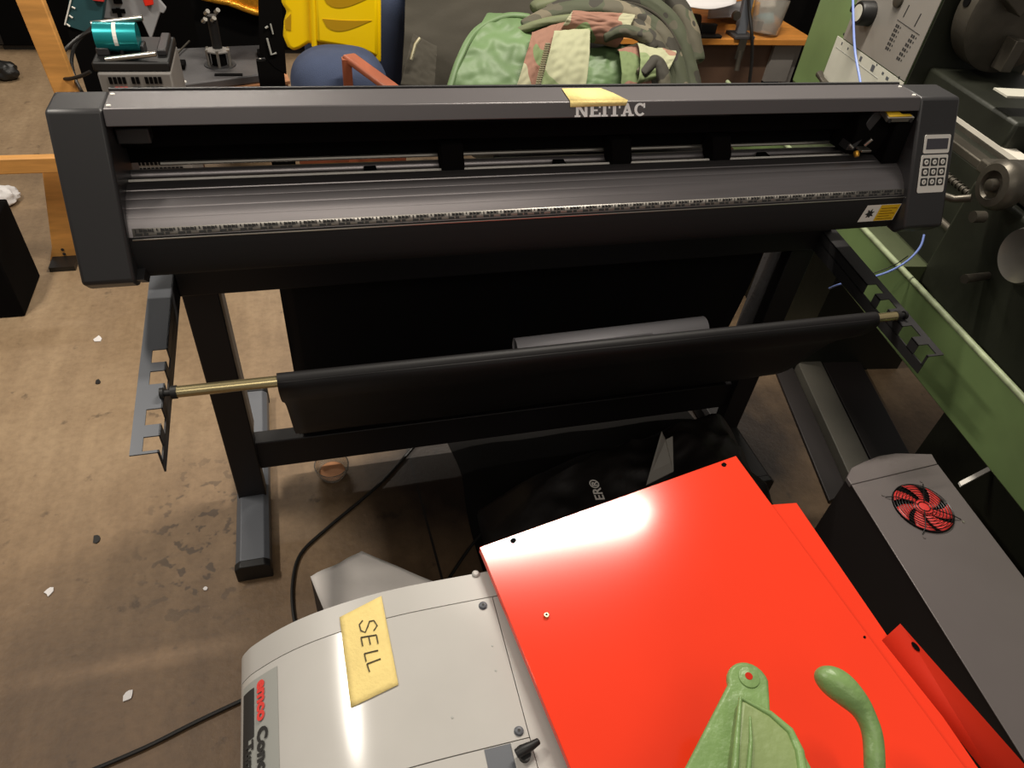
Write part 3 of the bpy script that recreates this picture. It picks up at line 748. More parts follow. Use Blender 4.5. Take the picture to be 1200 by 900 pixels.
MB().prism([k1 + ins + V((0, 0, -.004)), k2 + V((0, -.003, -.004)), k3 + V((0, -.003, -.004)), k4 - ins + V((0, 0, -.004)), f1 - ins + V((0, 0, -.004)), f0 + ins + V((0, 0, -.004))], (0, 0, -zb + .004)).build('case_body', 'boxside', fb)
fc = onZ(1081, 596, zb)
MB().lathe(fc + V((0, 0, .0002)), (0, 0, 1), [(0, .067), (.0006, .067)], 40).build('fan_opening', 'matteblack', fb)
fan = MB()
for k in range(7):
    a0 = 2 * PI * k / 7
    def bl(u, v, a0=a0):
        r = .018 + .046 * u; a = a0 + .55 * u + (v - .5) * .60
        return (fc.x + r * math.cos(a), fc.y + r * math.sin(a), zb + .0015 + .004 * v)
    fan.grid(bl, 6, 5)
fo = fan.build('fan_blades', 'fanred', fb, solid=.0006)
MB().lathe(fc + V((0, 0, .0008)), (0, 0, 1), [(0, .021), (.005, .021), (.006, .019)], 30).build('fan_hub', 'fanred', fo)
gd = MB()
for r_ in (.013, .020, .027, .034, .041, .048, .055, .061, .066):
    gd.tube([fc + V((r_ * math.cos(2 * PI * k / 40), r_ * math.sin(2 * PI * k / 40), .0085 if r_ < .062 else .005)) for k in range(41)], .0009, 6, caps=False)
for k in range(4):
    a = PI / 4 + k * PI / 2 + .15
    gd.tube([fc + V((.012 * math.cos(a), .012 * math.sin(a), .0095)), fc + V((.062 * math.cos(a), .062 * math.sin(a), .0095)), fc + V((.084 * math.cos(a), .076 * math.sin(a), .002))], .0011, 6)
gd.build('wire_guard', 'wire', fb)
for k in range(4):
    a = PI / 4 + k * PI / 2 + .15
    MB().lathe(fc + V((.086 * math.cos(a), .086 * math.sin(a), 0)), (0, 0, 1), [(0, .0035), (.002, .003)], 10).build('guard_screw', 'steel' if k == 3 else 'boxtop', fb)
rebase(fb, (fc.x, fc.y - .2, 0))

# ================================================================== LARGE GREEN LATHE (right)
LD = V((.129, .9916, 0)).normalized(); LN = V((LD.y, -LD.x, 0)).normalized()   # LN points to +x, away from the cutter
def lp(a, off, z):   # a: distance along the bed (0 at y≈1.2), off: depth into the machine
    return V((1.543, 1.205, 0)) + LD * a + LN * off + V((0, 0, z))
la = thing('metal_lathe', 'large old green engine lathe with grey gear-chart headstock and handwheel, right of the cutter', 'lathe')
def lbox(name, m, a0, a1, o0, o1, z0, z1, par=la, **k):
    return MB().obox(lp(a0, o0, z0), LD * (a1 - a0), LN * (o1 - o0), (0, 0, z1 - z0)).build(name, m, par, **k)
tray = lbox('chip_tray', 'lathegreen', -1.2, 1.5, 0, .014, .515, .70, bevel=.004)
MB().tube([lp(-1.2, .007, .70), lp(-.4, .007, .702), lp(.3, .006, .70), lp(1.5, .007, .70)], .0085, 10).build('tray_lip', 'liplight', tray)
lbox('tray_floor', 'lathegreen2', -1.2, 1.5, .014, .62, .60, .615, tray)
mb = MB().prism([lp(.12, .0142, .60), lp(.12, .0142, .695), lp(.12, .10, .695), lp(.12, .26, .60)], LD * 1.1)
mb.build('tray_slope', 'lathegreen2', tray)
lbox('pedestal', 'lathedark', -1.0, -.2, .10, .55, 0, .60)
lbox('pedestal', 'lathedark', .45, 1.45, .10, .55, 0, .60)
lbox('bed', 'lathedark', -1.2, .72, .20, .52, .615, .94, bevel=.01)
for o0, z in ((.20, .955), (.30, .955), (.46, .955)):
    lbox('bed_way', 'iron', -.02, .72, o0, o0 + .045, .93, z, bevel=.004)
# headstock
hb = .70
HO = .245
hd = MB().prism([lp(.735, HO, .74), lp(1.42, HO, .74), lp(1.42, HO, 1.42), lp(.735, HO, 1.42)], LN * .40).build('headstock', 'lathegreen', la, bevel=.012)
def hp(px, py, out=.003):
    o = lp(.735, HO - out, 1.0); return onP(px, py, o, LN)
g1_, g2_ = hp(1057, 94), hp(986, 43)
ez = V((0, 0, 1))
def on_hs(a, z, out=.0): return lp(a, HO - out, z)
def ha(px, py):
    q = hp(px, py); return ((q - lp(0, 0, 0)).dot(LD), q.z)
A0 = ha(1057, 94); A1 = ha(986, 43)
zb0 = (A0[1] + A1[1]) / 2
def hrect(name, a0, a1, z0, z1, m, par, out=.004, th=.003, **k):
    return MB().prism([on_hs(a0, z0, out), on_hs(a1, z0, out), on_hs(a1, z1, out), on_hs(a0, z1, out)], -LN * th).build(name, m, par, **k)
gpn = hrect('gear_chart_panel', .7352, A1[0] - .02, zb0 + .002, 1.40, 'panel', hd)
wpn = hrect('speed_panel', .7352, A1[0] + .02, .80, zb0 - .002, 'panelwhite', hd)
# knob with pointer
kx, kz = ha(1021, 16)
kn = MB().lathe(on_hs(kx, kz, .004), -LN, [(0, .040), (.045, .038), (.05, .034)], 32).build('selector_knob', 'black', hd)
MB().lathe(on_hs(kx, kz, .0545), -LN, [(0, .026), (.001, .026)], 28).build('knob_disc', 'panelwhite', kn)
MB().obox(on_hs(kx + .02, kz - .016, .012), LD * .055, (0, 0, .024), -LN * .030).build('knob_pointer', 'black', kn, bevel=.005)
kx2, kz2 = ha(1054, 4)
MB().lathe(on_hs(kx2, kz2 + .01, .004), -LN, [(0, .022), (.012, .022), (.014, .016)], 28).build('push_button', 'iron', hd)
# slots and engraved gear tables
for (p, q) in (((1067, 6), (1060, 20)), ((1081, 16), (1073, 31))):
    a, b = ha(*p), ha(*q)
    MB().tube([on_hs(a[0], a[1], .005), on_hs(b[0], b[1], .005)], .0035, 8).build('slot_mark', 'dark_print', gpn)
def patch(px, py, w, h): 
    a, z = ha(px, py); return a, z, w, h
mb = MB()
def hq(a, z, w, h): mb.add([on_hs(a - w / 2, z - h / 2, .0076), on_hs(a + w / 2, z - h / 2, .0076), on_hs(a + w / 2, z + h / 2, .0076), on_hs(a - w / 2, z + h / 2, .0076)], [(0, 1, 2, 3)])
for (c0_, c1_, n_) in (((1052, 30), (1040, 56), 6), ((1070, 42), (1053, 68), 6)):
    for k in range(n_):
        t = k / (n_ - 1); px, py = c0_[0] + (c1_[0] - c0_[0]) * t, c0_[1] + (c1_[1] - c0_[1]) * t
        a, z = ha(px, py)
        hq(a, z, .008, .009); hq(a - .011, z, .009, .009)
        hq(a - .024, z, .005, .006)
    mb.build('gear_table_marks', 'dark_print', gpn); mb = MB()
for (p, q) in (((1057, 26), (1078, 41)), ((1062, 8), (1050, 34))):
    a, b = ha(*p), ha(*q)
for nm, p0_, p1_ in (('engraved_line', (1053, 23), (1079, 41)),):
    a, b = ha(*p0_), ha(*p1_)
    MB().tube([on_hs(a[0], a[1], .0072), on_hs(b[0], b[1], .0072)], .0010, 6).build(nm, 'dark_print', gpn)
for p in ((1055, 91), (990, 40)):
    a, z = ha(*p); MB().lathe(on_hs(a, z, .007), -LN, [(0, .005), (.001, .004)], 10).build('panel_screw', 'dark_print', gpn)
mb = MB()
for (px, py, w, h) in ((1010, 69, .014, .016), (1024, 80, .020, .020), (1036, 86, .012, .008), (1041, 92, .016, .010), (988, 51, .008, .010), (995, 57, .008, .008), (1029, 76, .006, .006)):
    a, z = ha(px, py); hq(a, z, w, h)
mb.build('speed_panel_marks', 'greysteel', wpn)
for p0_, p1_ in (((981, 55), (1030, 92)),):
    a, b = ha(*p0_), ha(*p1_)
    MB().tube([on_hs(a[0], a[1], .0072), on_hs(b[0], b[1], .0072)], .0009, 6).build('engraved_line', 'labelgrey', wpn)
a, z = ha(972, 93)
MB().tube([on_hs(a + .035, z + .006, .03), on_hs(a, z, .034), on_hs(a - .035, z - .010, .03)], [.014, .010, .014], 14).build('wing_knob', 'iron', hd)
# chuck and spindle end
ca, cz = .60, 1.22
MB().lathe(lp(.74, .44, cz), -LD, [(0, .13), (.03, .13), (.032, .16), (.10, .16), (.105, .15), (.112, .05), (.112, .03)], 48).build('chuck', 'iron', la)
for k in range(3):
    a = k * 2 * PI / 3 + .5
    u = LN * math.cos(a) + V((0, 0, 1)) * math.sin(a); w = LD.cross(u)
    MB().obox(lp(.63, .44, cz) + u * .05 - w * .018, u * .09, w * .036, -LD * .05).build('chuck_jaw', 'iron', la, bevel=.003)
q = lp(.66, .44, cz) + V((0, 0, 1)) * 0
MB().lathe(lp(.68, .44, cz) + (-LN) * .158 + V((0, 0, .02)), -LN, [(0, .014), (.004, .014)], 16).build('chuck_key_socket', 'matteblack', la)
MB().prism([on_hs(.7345, .76, .0), on_hs(.7345, .76, -.39), on_hs(.7345, 1.41, -.39), on_hs(.7345, 1.41, .0)], -LD * .006).build('headstock_end', 'lathedark', hd)
q = onZ(1140, 146, .965); ow = (q - lp(0, 0, 0)).dot(LN)
lbox('worn_way', 'panelwhite2', .02, .72, ow - .022, ow + .022, .955, .968)
lbox('chuck_guard', 'lathedark', .30, .735, .30, .62, .955, 1.04, bevel=.01)
lbox('scale_plate', 'panelwhite', .36, .42, .28, .40, 1.085, 1.09)
# carriage, cross slide, apron
lbox('saddle', 'iron', -.35, .165, .12, .52, .965, 1.0, bevel=.006)
lbox('apron', 'lathedark', -.40, .13, .10, .20, .64, .96, bevel=.012)
hx, hz = None, None
hw = onP(1163, 217, lp(0, .03, 0), LN)
ah = (hw - lp(0, 0, 0)).dot(LD)
wh = MB().lathe(lp(ah, .10, hw.z), -LN, [(0, .030), (.03, .030), (.03, .056), (.048, .060), (.062, .058), (.072, .050), (.074, .034), (.066, .030), (.064, .016), (.080, .014), (.082, .010)], 40).build('carriage_handwheel', 'iron', la)
p = lp(ah, .022, hw.z)
MB().tube([p + V((0, 0, -.045)) - LN * .008 + LD * .02, p + V((0, 0, -.062)) - LN * .03 + LD * .045, p + V((0, 0, -.062)) - LN * .07 + LD * .075], [.010, .009, .011], 14).build('wheel_handle', 'iron', wh)
MB().tube([p + V((0, 0, -.065)) - LD * .035 - LN * .0, p + V((0, 0, -.065)) - LD * .035 - LN * .03], .014, 14).build('small_knob', 'iron', wh)
# leadscrew
sc = MB(); c0, c1 = lp(.06, .14, .90), lp(.70, .14, .90)
sc.tube([c0, c1], .0075, 12)
for k in range(40):
    c = c0.lerp(c1, (k + .5) / 40); sc.tube([c - LD * .002, c + LD * .002], .0105, 12)
sc.build('leadscrew', 'iron', la)
MB().tube([lp(-1, .13, .80), lp(.70, .13, .80)], .010, 12).build('feed_rod', 'iron', la)
cw = onP(1196, 300, lp(0, .04, 0), LN); aw = (cw - lp(0, 0, 0)).dot(LD)
MB().lathe(lp(aw, .10, cw.z), -LN, [(0, .02), (.03, .02), (.035, .060), (.05, .066), (.062, .062), (.050, .03), (.05, .012)], 40).build('apron_handwheel', 'steel', la)
q = onP(1130, 327, lp(0, .02, 0), LN); r_ = onP(1165, 322, lp(0, .12, 0), LN)
MB().tube([q, r_], [.012, .009], 14).build('apron_lever', 'iron', la)
rebase(la, lp(0, .3, 0))

# blue wires
def cable(name, pts, r, m, label, cat='cable', n=8):
    return tag(MB().tube(smoothpath(pts, n), r, 8).build(name, m), label, cat)
cable('blue_wire', [onY(1083, 275, 1.30), onY(1078, 290, 1.28), onY(1063, 306, 1.27), onY(1040, 319, 1.28), onY(1010, 328, 1.31), onY(985, 333, 1.34), onY(972, 338, 1.40)], .0030, 'bluecable', 'pale blue wire curving from under the right end housing back to the stand leg', 'wire')
cable('black_wire', [onY(1064, 300, 1.275), onY(1045, 312, 1.31), onY(1010, 325, 1.33), onY(980, 334, 1.39)], .0014, 'cable', 'thin black wire running beside the pale blue one below the keypad end', 'wire')
cable('blue_hanging_wire', [onP(999, -30, lp(0, .12, 0), LN), onP(1000, 20, lp(0, .12, 0), LN), onP(1002, 60, lp(0, .12, 0), LN), onP(1008, 95, lp(0, .12, 0), LN), onP(1012, 130, lp(0, .12, 0), LN)], .0038, 'bluecable', 'pale blue wire hanging in front of the grey headstock panel', 'wire')

# ================================================================== FLOOR ITEMS
def Z0(px, py, z=.0): return onZ(px, py, z)
cable('power_cable', [Z0(500, 505, .006), Z0(470, 540, .006), Z0(450, 562, .006), Z0(427, 583, .006), Z0(380, 622, .006), Z0(352, 650, .006), Z0(343, 685, .006), Z0(345, 725, .006), Z0(355, 760, .006), Z0(330, 800, .006), Z0(283, 821, .006), Z0(230, 846, .006), Z0(170, 876, .006), Z0(100, 906, .006)], (.0050), 'cable', 'black power cable looping over the floor beside the left foot of the stand', 'cable')
cable('thin_cable', [Z0(500, 720, .005), Z0(530, 672, .005), Z0(552, 640, .005), Z0(580, 606, .005), Z0(610, 560, .005), Z0(630, 540, .005)], .0045, 'cable', 'black cable lying behind the red sheet corner, left of the black bag')
# glass jar under the crossbar
jar = thing('glass_bowl', 'small clear glass bowl on the floor behind the left end of the crossbar', 'bowl')
jc = Z0(390, 556)
MB().lathe((jc.x, jc.y, .002), (0, 0, 1), [(0, .028), (.006, .040), (.03, .050), (.045, .051), (.045, .048), (.03, .047), (.009, .037), (.005, .01)], 32).build('bowl_wall', 'glass', jar)
MB().lathe((jc.x, jc.y, .010), (0, 0, 1), [(0, .034), (.006, .038)], 24).build('bowl_residue', 'card', jar)
rebase(jar, (jc.x, jc.y, 0))
# black bag on the floor
def blob(name, m, c, rad, seed, amp, fold, par=None, n=40, flatbase=None, rot=0., sq=2.6, kind=None):
    c = V(c); mb = MB()
    def fn(u, v):
        th = 2 * PI * u; ph = PI * v
        d = V((math.sin(ph) * math.cos(th), math.sin(ph) * math.sin(th), math.cos(ph)))
        e = 1 / (abs(d.x) ** sq + abs(d.y) ** sq + abs(d.z) ** sq) ** (1 / sq)
        nn = noise.noise(d * 1.7 + V((seed, 0, 0))) * amp
        rd_ = 1 - abs(noise.noise(d * fold + V((0, seed, 0)))) * 2
        k = e * (1 + nn + rd_ * amp * .35)
        p = V((d.x * rad[0], d.y * rad[1], d.z * rad[2])) * k
        p = Matrix.Rotation(rot, 3, 'Z') @ p + c
        if flatbase is not None and p.z < flatbase: p.z = flatbase
        return p
    mb.grid(fn, n * 2, n)
    return mb.build(name, m, par)
bag = thing('black_bag', 'crumpled black bag with white lettering, lying on the floor behind the red sheet', 'bag')
BX0, BX1 = .36, 1.20
def bagf(u, v):
    x = BX0 + (BX1 - BX0) * u
    yn = .74 + .10 * math.sin(u * 3); yf = 1.22 + .11 * min(1, u * 2.2) + .01 * math.sin(u * 9)
    y = yn + (yf - yn) * v
    e = min(1, (min(u, 1 - u) * 6)) ** .5 * min(1, (min(v, 1 - v) * 4)) ** .5
    p = V((x * 3.5, y * 3.5, 0)); z = .22 + .05 * noise.noise(p) + .016 * (1 - 2 * abs(noise.noise(p * 2.1 + V((4, 0, 0))))) + .007 * (1 - 2 * abs(noise.noise(p * 4 + V((9, 0, 0)))))
    z *= (.45 + .85 * min(1, u * 1.5))
    return (x, y, .003 + z * e)
MB().grid(bagf, 70, 56).build('bag_body', 'bag', bag)
tq = onZ(703, 583, .262)
text('bag_lettering', 'POWER\u00ae', .032, 'white', bag, (tq.x - .006, tq.y - .118, .262), (.06, 1, .0), (-1, .06, 0), .0006, .004, label='white capital letters') if False else None
text('bag_lettering', 'ER\u00ae', .036, 'white', bag, onZ(709, 586, .285), (.04, 1, .02), (-1, .04, .12), .0006, .0, label='white capital letters ER')
rebase(bag, (.8, 1.0, 0))
kn_ = MB().prism([onZ(757, 569, .30), onZ(789, 553, .30), onZ(788, 512, .335), onZ(780, 516, .335), onZ(775, 506, .335)], (0, 0, .003)).build('metal_offcut', 'panel'); tag(kn_, 'pointed grey sheet metal offcut sticking up out of the black bag', 'metal offcut')
MB().tube([onZ(770, 545, .305), onZ(776, 540, .306), onZ(782, 542, .306), onZ(787, 536, .306)], .0012, 6).build('scribble', 'white', kn_)
def psf(u, v):  # dark sheet added to stand for the shade below the crossbar
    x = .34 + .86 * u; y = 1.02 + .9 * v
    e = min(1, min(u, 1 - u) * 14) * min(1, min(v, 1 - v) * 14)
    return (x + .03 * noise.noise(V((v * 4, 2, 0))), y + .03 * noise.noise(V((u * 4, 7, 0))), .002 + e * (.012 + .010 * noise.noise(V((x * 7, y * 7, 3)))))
tag(MB().grid(psf, 40, 40).build('shade_sheet', 'shadeblack'), 'black sheet added as shade on the floor under the middle of the cutter stand', 'shade sheet')
# pale cloth-topped case behind the grey lathe
cs = thing('fabric_case', 'black case with a pale grey fabric top, behind the grey benchtop lathe', 'case')
q0, q1, q2, q3 = onZ(364, 677, .25), onZ(424, 647, .25), onZ(512, 688, .25), onZ(388, 735, .25)
MB().prism([q0, q1, q2 + V((.05, -.03, 0)), q3 + V((.02, -.05, 0))], (0, 0, -.248)).build('case_body', 'boxside', cs)
def ff(u, v):
    a = q0.lerp(q1, u); b = (q3 + V((.012, -.05, 0))).lerp(q2 + V((.05, -.03, 0)), u); p = a.lerp(b, v)
    return (p.x, p.y, .253 + .012 * math.sin(PI * u) * math.sin(PI * v) + .006 * noise.noise(V((u * 3, v * 3, 0))))
MB().grid(ff, 14, 14).build('fabric_top', 'greyfabric', cs, solid=.003)
rebase(cs, (.05, .85, 0))
# debris
for px, py, s_, m_, lb_, cat in ((115, 398, .016, 'paper', 'torn scrap of pale paper on the bare concrete floor left of the stand', 'scrap'),
                             (151, 815, .013, 'paper', 'pale chip lying on the floor at the lower left, above the black cable', 'chip'),
                             (58, 694, .010, 'paper', 'small pale flake on the floor near the left edge of the view', 'flake'),
                             (114, 632, .012, 'cable', 'small dark chip on the floor left of the stand foot', 'chip'),
                             (241, 690, .006, 'paper', 'tiny white crumb on the floor below the front of the stand foot', 'crumb'),
                             (115, 448, .009, 'cable', 'small dark pebble on the floor below the paper scrap', 'pebble')):
    c = Z0(px, py); pts = []
    for k in range(8):
        a = 2 * PI * k / 8; r_ = s_ * random.uniform(.6, 1.2); pts.append((c.x + r_ * math.cos(a), c.y + r_ * math.sin(a) * 1.3, .0006))
    o = MB().prism(pts, (0, 0, .003)).build('floor_' + cat, m_); tag(o, lb_, cat)
# steel channels at the right; narrow dark strip added as the grey one's shaded side
def floorbar(pts, h, label, name='channel_or_shade_strip', m='blackplate'):
    o = MB().prism([V((p.x, p.y, .001)) for p in pts], (0, 0, h)).build(name, m, bevel=.003); tag(o, label, 'steel bar', 'steel bars and added shade strip on the floor right of the stand')
floorbar([Z0(905, 430), Z0(925, 426), Z0(993, 580), Z0(970, 590)], .012, 'narrow dark strip added as shaded side of the grey channel, nearest the stand foot', m='boxside')
floorbar([Z0(926, 426), Z0(951, 421), Z0(1018, 562), Z0(994, 579)], .045, 'grey-topped steel channel on the floor between a dark strip and a black channel', m='channelgrey')
floorbar([Z0(953, 420), Z0(990, 408), Z0(1062, 545), Z0(1021, 561)], .04, 'wide black steel channel on the floor, nearest the green lathe', m='boxside')
q0, q1 = onZ(1125, 571, .44), onZ(1163, 551, .44)
o = MB().obox(q0, q1 - q0, V((.004, .012, 0)), (0, 0, .006)).build('white_strip', 'white'); tag(o, 'short white plastic strip between the fan case and the green lathe tray', 'strip')
# black cabinet added to darken the floor behind the cutter (right half)
bc = thing('added_dark_cabinet', 'low black cabinet added to darken the floor behind the right half of the cutter', 'added cabinet')
MB().box((.66, 1.98, .02), (1.57, 2.38, .60)).build('carcass', 'matteblack', bc, bevel=.004)
for x in (.665, 1.12):
    d_ = MB().box((x, 1.962, .04), (x + .44, 1.979, .585)).build('added_door', 'black', bc, bevel=.003)
    MB().tube([(x + (.40 if x < 1 else .04), 1.955, .25), (x + (.40 if x < 1 else .04), 1.955, .37)], .005, 8).build('handle', 'greysteel', d_)
MB().box((.68, 1.99, 0), (1.55, 2.36, .021)).build('plinth', 'matteblack', bc)
rebase(bc, (1.2, 2.18, 0))

exec_background = True
# ================================================================== BACKGROUND
# black box at the left edge
lbx = thing('black_speaker_box', 'black box on the floor at the left edge of the view', 'box')
t0, t1 = onZ(-40, 230, .28), onZ(0, 243, .28)
b0, b1, b2 = Z0(-60, 374), Z0(30, 371), Z0(42, 325)
xr, yf_ = b1.x, b1.y
MB().box((xr - .42, yf_, .0), (xr, yf_ + .26, .33)).build('carcass', 'matteblack', lbx, bevel=.006)
MB().lathe((xr - .13, yf_ - .001, .2), (0, -1, 0), [(0, .055), (.004, .055), (.005, .045)], 28).build('speaker_grille', 'black', lbx)
rebase(lbx, (xr - .2, yf_ + .13, 0))
# wooden easel
es = thing('wooden_easel', 'pine wooden easel frame standing behind the left end of the cutter', 'easel')
def post(px0, py0, px1, py1, y0, y1, w, dpt, name='post'):
    a = onY(px0, py0, y0); b = onY(px1, py1, y1)
    d = (b - a).normalized(); s = V((1, 0, 0)); s = (s - d * s.dot(d)).normalized() * w; t = d.cross(s).normalized() * dpt
    return MB().obox(a - s * .5 - t * .5, b - a, s, t).build(name, 'wood', es, bevel=.004)
ez_ = 2.72
pt = onY(-5, 0, ez_)
post(4, -80, 112, 190, ez_ - .02, ez_, .075, .035)
post(85, 188, 136, 305, ez_ - .0, ez_ + .04, .075, .035) if False else None
g = Z0(80, 300)
b0_ = onY(48, 190, ez_)
MB().prism([(b0_.x - .005, ez_ + .02, b0_.z), (b0_.x + .075, ez_ + .02, b0_.z), (g.x + .055, ez_ + .02, .06), (g.x + .060, ez_ + .02, 0), (g.x - .060, ez_ + .02, 0), (g.x - .035, ez_ + .02, .06)], (0, .035, 0)).build('foot_brace', 'wood', es, bevel=.003)
for dz in (.03, .05): MB().lathe((g.x, ez_ + .0195, dz), (0, -1, 0), [(0, .006), (.002, .006)], 10).build('screw_hole', 'dark_print', es)
rl0, rl1 = onY(-60, 189, ez_ - .04), onY(62, 189, ez_ - .04)
MB().box((rl0.x - .2, ez_ - .06, rl1.z - .035), (rl1.x + .02, ez_ - .025, rl1.z + .022)).build('cross_rail', 'wood', es, bevel=.004)
MB().box((g.x - .045, ez_ - .06, 0), (g.x + .045, ez_ + .12, .02)).build('rubber_pad', 'cable', es)
rebase(es, (g.x, ez_, 0))
# crumpled paper at left
for (px, py, r_, lb_) in ((2, 238, .05, 'crumpled white paper ball on the floor beside the black box at the left edge'), (4, 92, .06, 'dark crumpled rag on the floor at the far left')):
    c = Z0(px, py); o = blob('crumpled_paper' if r_ < .055 else 'crumpled_rag', 'paper' if r_ < .055 else 'cable', (c.x, c.y, r_ * .7), (r_ * 1.3, r_, r_ * .75), 3 + px, .3, 4, n=20, flatbase=.002); tag(o, lb_, 'paper' if r_ < .055 else 'rag')

# row of black cases far behind, left
for i, (x0, x1, y, h, lb_) in enumerate(((-1.75, -.98, 5.15, 1.0, 'tall black equipment case far behind, leftmost of the row'), (-.96, -.20, 5.05, 1.0, 'tall black equipment case far behind the green-topped device'), (-.18, .62, 5.1, 1.1, 'tall black equipment case far behind the round-headed press'))):
    t = thing('equipment_case', lb_, 'case', 'black equipment cases in the far row')
    MB().box((x0, y, .03), (x1, y + .5, h)).build('case_body', 'matteblack', t, bevel=.01)
    for cx_ in (x0 + .02, x1 - .05): MB().box((cx_, y - .004, .04), (cx_ + .03, y, h - .01)).build('edge_trim', 'black', t)
    MB().box((x0 + .03, y + .03, 0), (x1 - .03, y + .47, .035)).build('plinth', 'cable', t)
    rebase(t, ((x0 + x1) / 2, y + .25, 0))

# --- low table behind left carrying crate and press
TY0, TY1, TZ = 2.55, 3.5, .42
def TP(px, py, z=TZ): return onZ(px, py, z)
cr = thing('plastic_crate', 'grey slotted plastic crate under the teal-cylinder device', 'crate')
c0, c1 = onY(113, 88, 2.62), onY(199, 83, 2.62)
cz = c0.z + .002
MB().box((c0.x, 2.63, .0), (c1.x, 2.90, cz)).build('crate_body', 'greybin', cr, bevel=.006)
for r_ in range(12):
    for k in range(12):
        if k in (4, 7) and r_ < 2: continue
        x = c0.x + .03 + k * (c1.x - c0.x - .06) / 12
        z = cz - .034 - r_ * .032
        if z < .03: continue
        MB().box((x, 2.6275, z), (x + .010, 2.6305, z + .022)).build('vent_slot', 'reddark' if (k in (1, 2, 3) and r_ == 1) else 'matteblack', cr)
rebase(cr, ((c0.x + c1.x) / 2, 2.8, 0))
dv = thing('clamp_device', 'black device base holding a teal metal cylinder between two bright rods, on the crate', 'device')
e0, e1 = onY(104, 83, 2.66), onY(193, 72, 2.66)
base_z = cz + .001
dx0, dx1 = c0.x - .01, c1.x + .0
MB().box((dx0, 2.64, base_z), (dx1, 2.90, base_z + .030)).build('base', 'black', dv, bevel=.006)
MB().box((dx0 + .01, 2.70, base_z + .030), (dx0 + .05, 2.88, base_z + .055)).build('side_block', 'cap', dv, bevel=.004)
MB().box((dx1 - .04, 2.70, base_z + .030), (dx1 - .01, 2.88, base_z + .050)).build('side_block', 'cap', dv, bevel=.004)
q0, q1 = onY(121, 44, 2.83), onY(168, 42, 2.83)
ccz = base_z + .078; CY = 2.74
MB().tube([(q0.x, CY, ccz), (q1.x, CY, ccz)], .045, 36).build('teal_cylinder', 'teal', dv)
mid = q0.x + .5 * (q1.x - q0.x)
mb = MB()
for k in range(8):
    a0, a1 = math.radians(150 + k * 12), math.radians(162 + k * 12)
    mb.add([(mid - .006, 2.84 + .0757 * math.cos(a0) * 1, ccz + .0757 * math.sin(a0)), (mid + .006, 2.84 + .0757 * math.cos(a0), ccz + .0757 * math.sin(a0)), (mid + .006, 2.84 + .0757 * math.cos(a1), ccz + .0757 * math.sin(a1)), (mid - .006, 2.84 + .0757 * math.cos(a1), ccz + .0757 * math.sin(a1))], [(0, 1, 2, 3)])
mb2 = MB()
for k in range(8):
    a0, a1 = math.radians(95 + k * 13), math.radians(108 + k * 13)
    P_ = lambda a, x: (x, CY + .0458 * math.cos(a), ccz + .0458 * math.sin(a))
    mb2.add([P_(a0, mid - .006), P_(a0, mid + .006), P_(a1, mid + .006), P_(a1, mid - .006)], [(0, 1, 2, 3)])
mb2.build('white_stripe', 'white', dv)
ra, rb = onY(107, 28, 2.82), onY(167, 21, 2.82)
MB().tube([ra, rb], .009, 12).build('clamp_rod', 'steel', dv)
ra, rb = onY(124, 70, 2.66), onY(183, 63, 2.66)
MB().tube([ra, rb], .009, 12).build('clamp_rod', 'steel', dv)
for x in (dx0 + .08, dx1 - .09):
    MB().box((x, CY - .03, base_z + .030), (x + .012, CY + .03, ccz - .02)).build('bracket_plate', 'cap', dv, bevel=.003)
rebase(dv, (mid, 2.82, base_z))
# teal dark tray and grey panels standing behind it
tl = thing('teal_case', 'dark teal case with white edge marks leaning behind the teal-cylinder device', 'case')
def quadY(pts, y, m, name, par=None, th=.02):
    P_ = [onY(a, b, y) for a, b in pts]; return MB().prism(P_, (0, th, 0)).build(name, m, par, bevel=.003)
quadY([(76, 30), (84, -20), (126, -30), (120, 25), (100, 38)], 3.03, 'tealdark', 'case_side', tl, .05)
mb = MB()
for (a, b) in (((84, 8), (88, 10)), ((81, 18), (85, 21)), ((78, 28), (82, 31))):
    mb.tube([onY(a[0], a[1], 3.027), onY(b[0], b[1], 3.027)], .003, 6)
mb.tube([onY(84, -4, 3.027), onY(76, 29, 3.027)], .0025, 6)
mb.build('edge_marks', 'white', tl)
_b = onY(100, 38, 3.06); MB().box((_b.x - .05, 3.035, 0), (_b.x + .05, 3.075, _b.z + .05)).build('case_stand', 'matteblack', tl)
rebase(tl, (_b.x, 3.05, 0))
gpn_ = thing('grey_bracket_panel', 'light grey plastic panel with a cross-shaped cut-out behind the teal cylinder', 'panel')
quadY([(121, 22), (128, -20), (170, -20), (195, 10), (192, 16), (188, 15), (177, 48), (165, 22)], 3.10, 'greylight', 'panel_sheet', gpn_, .02)
mb = MB()
c = onY(139, 13, 3.096); mb.box((c.x - .022, 3.094, c.z - .007), (c.x + .022, 3.0995, c.z + .007)).box((c.x - .007, 3.093, c.z - .022), (c.x + .007, 3.0985, c.z + .010))
c2 = onY(137, -3, 3.096); mb.box((c2.x - .014, 3.09, c2.z - .02), (c2.x + .014, 3.0985, c2.z + .03))
mb.build('cut_out', 'matteblack', gpn_)
_b = onY(150, 40, 3.1); MB().box((_b.x - .1, 3.122, 0), (_b.x + .08, 3.15, _b.z + .1)).build('panel_support', 'matteblack', gpn_)
rebase(gpn_, (_b.x, 3.1, 0))
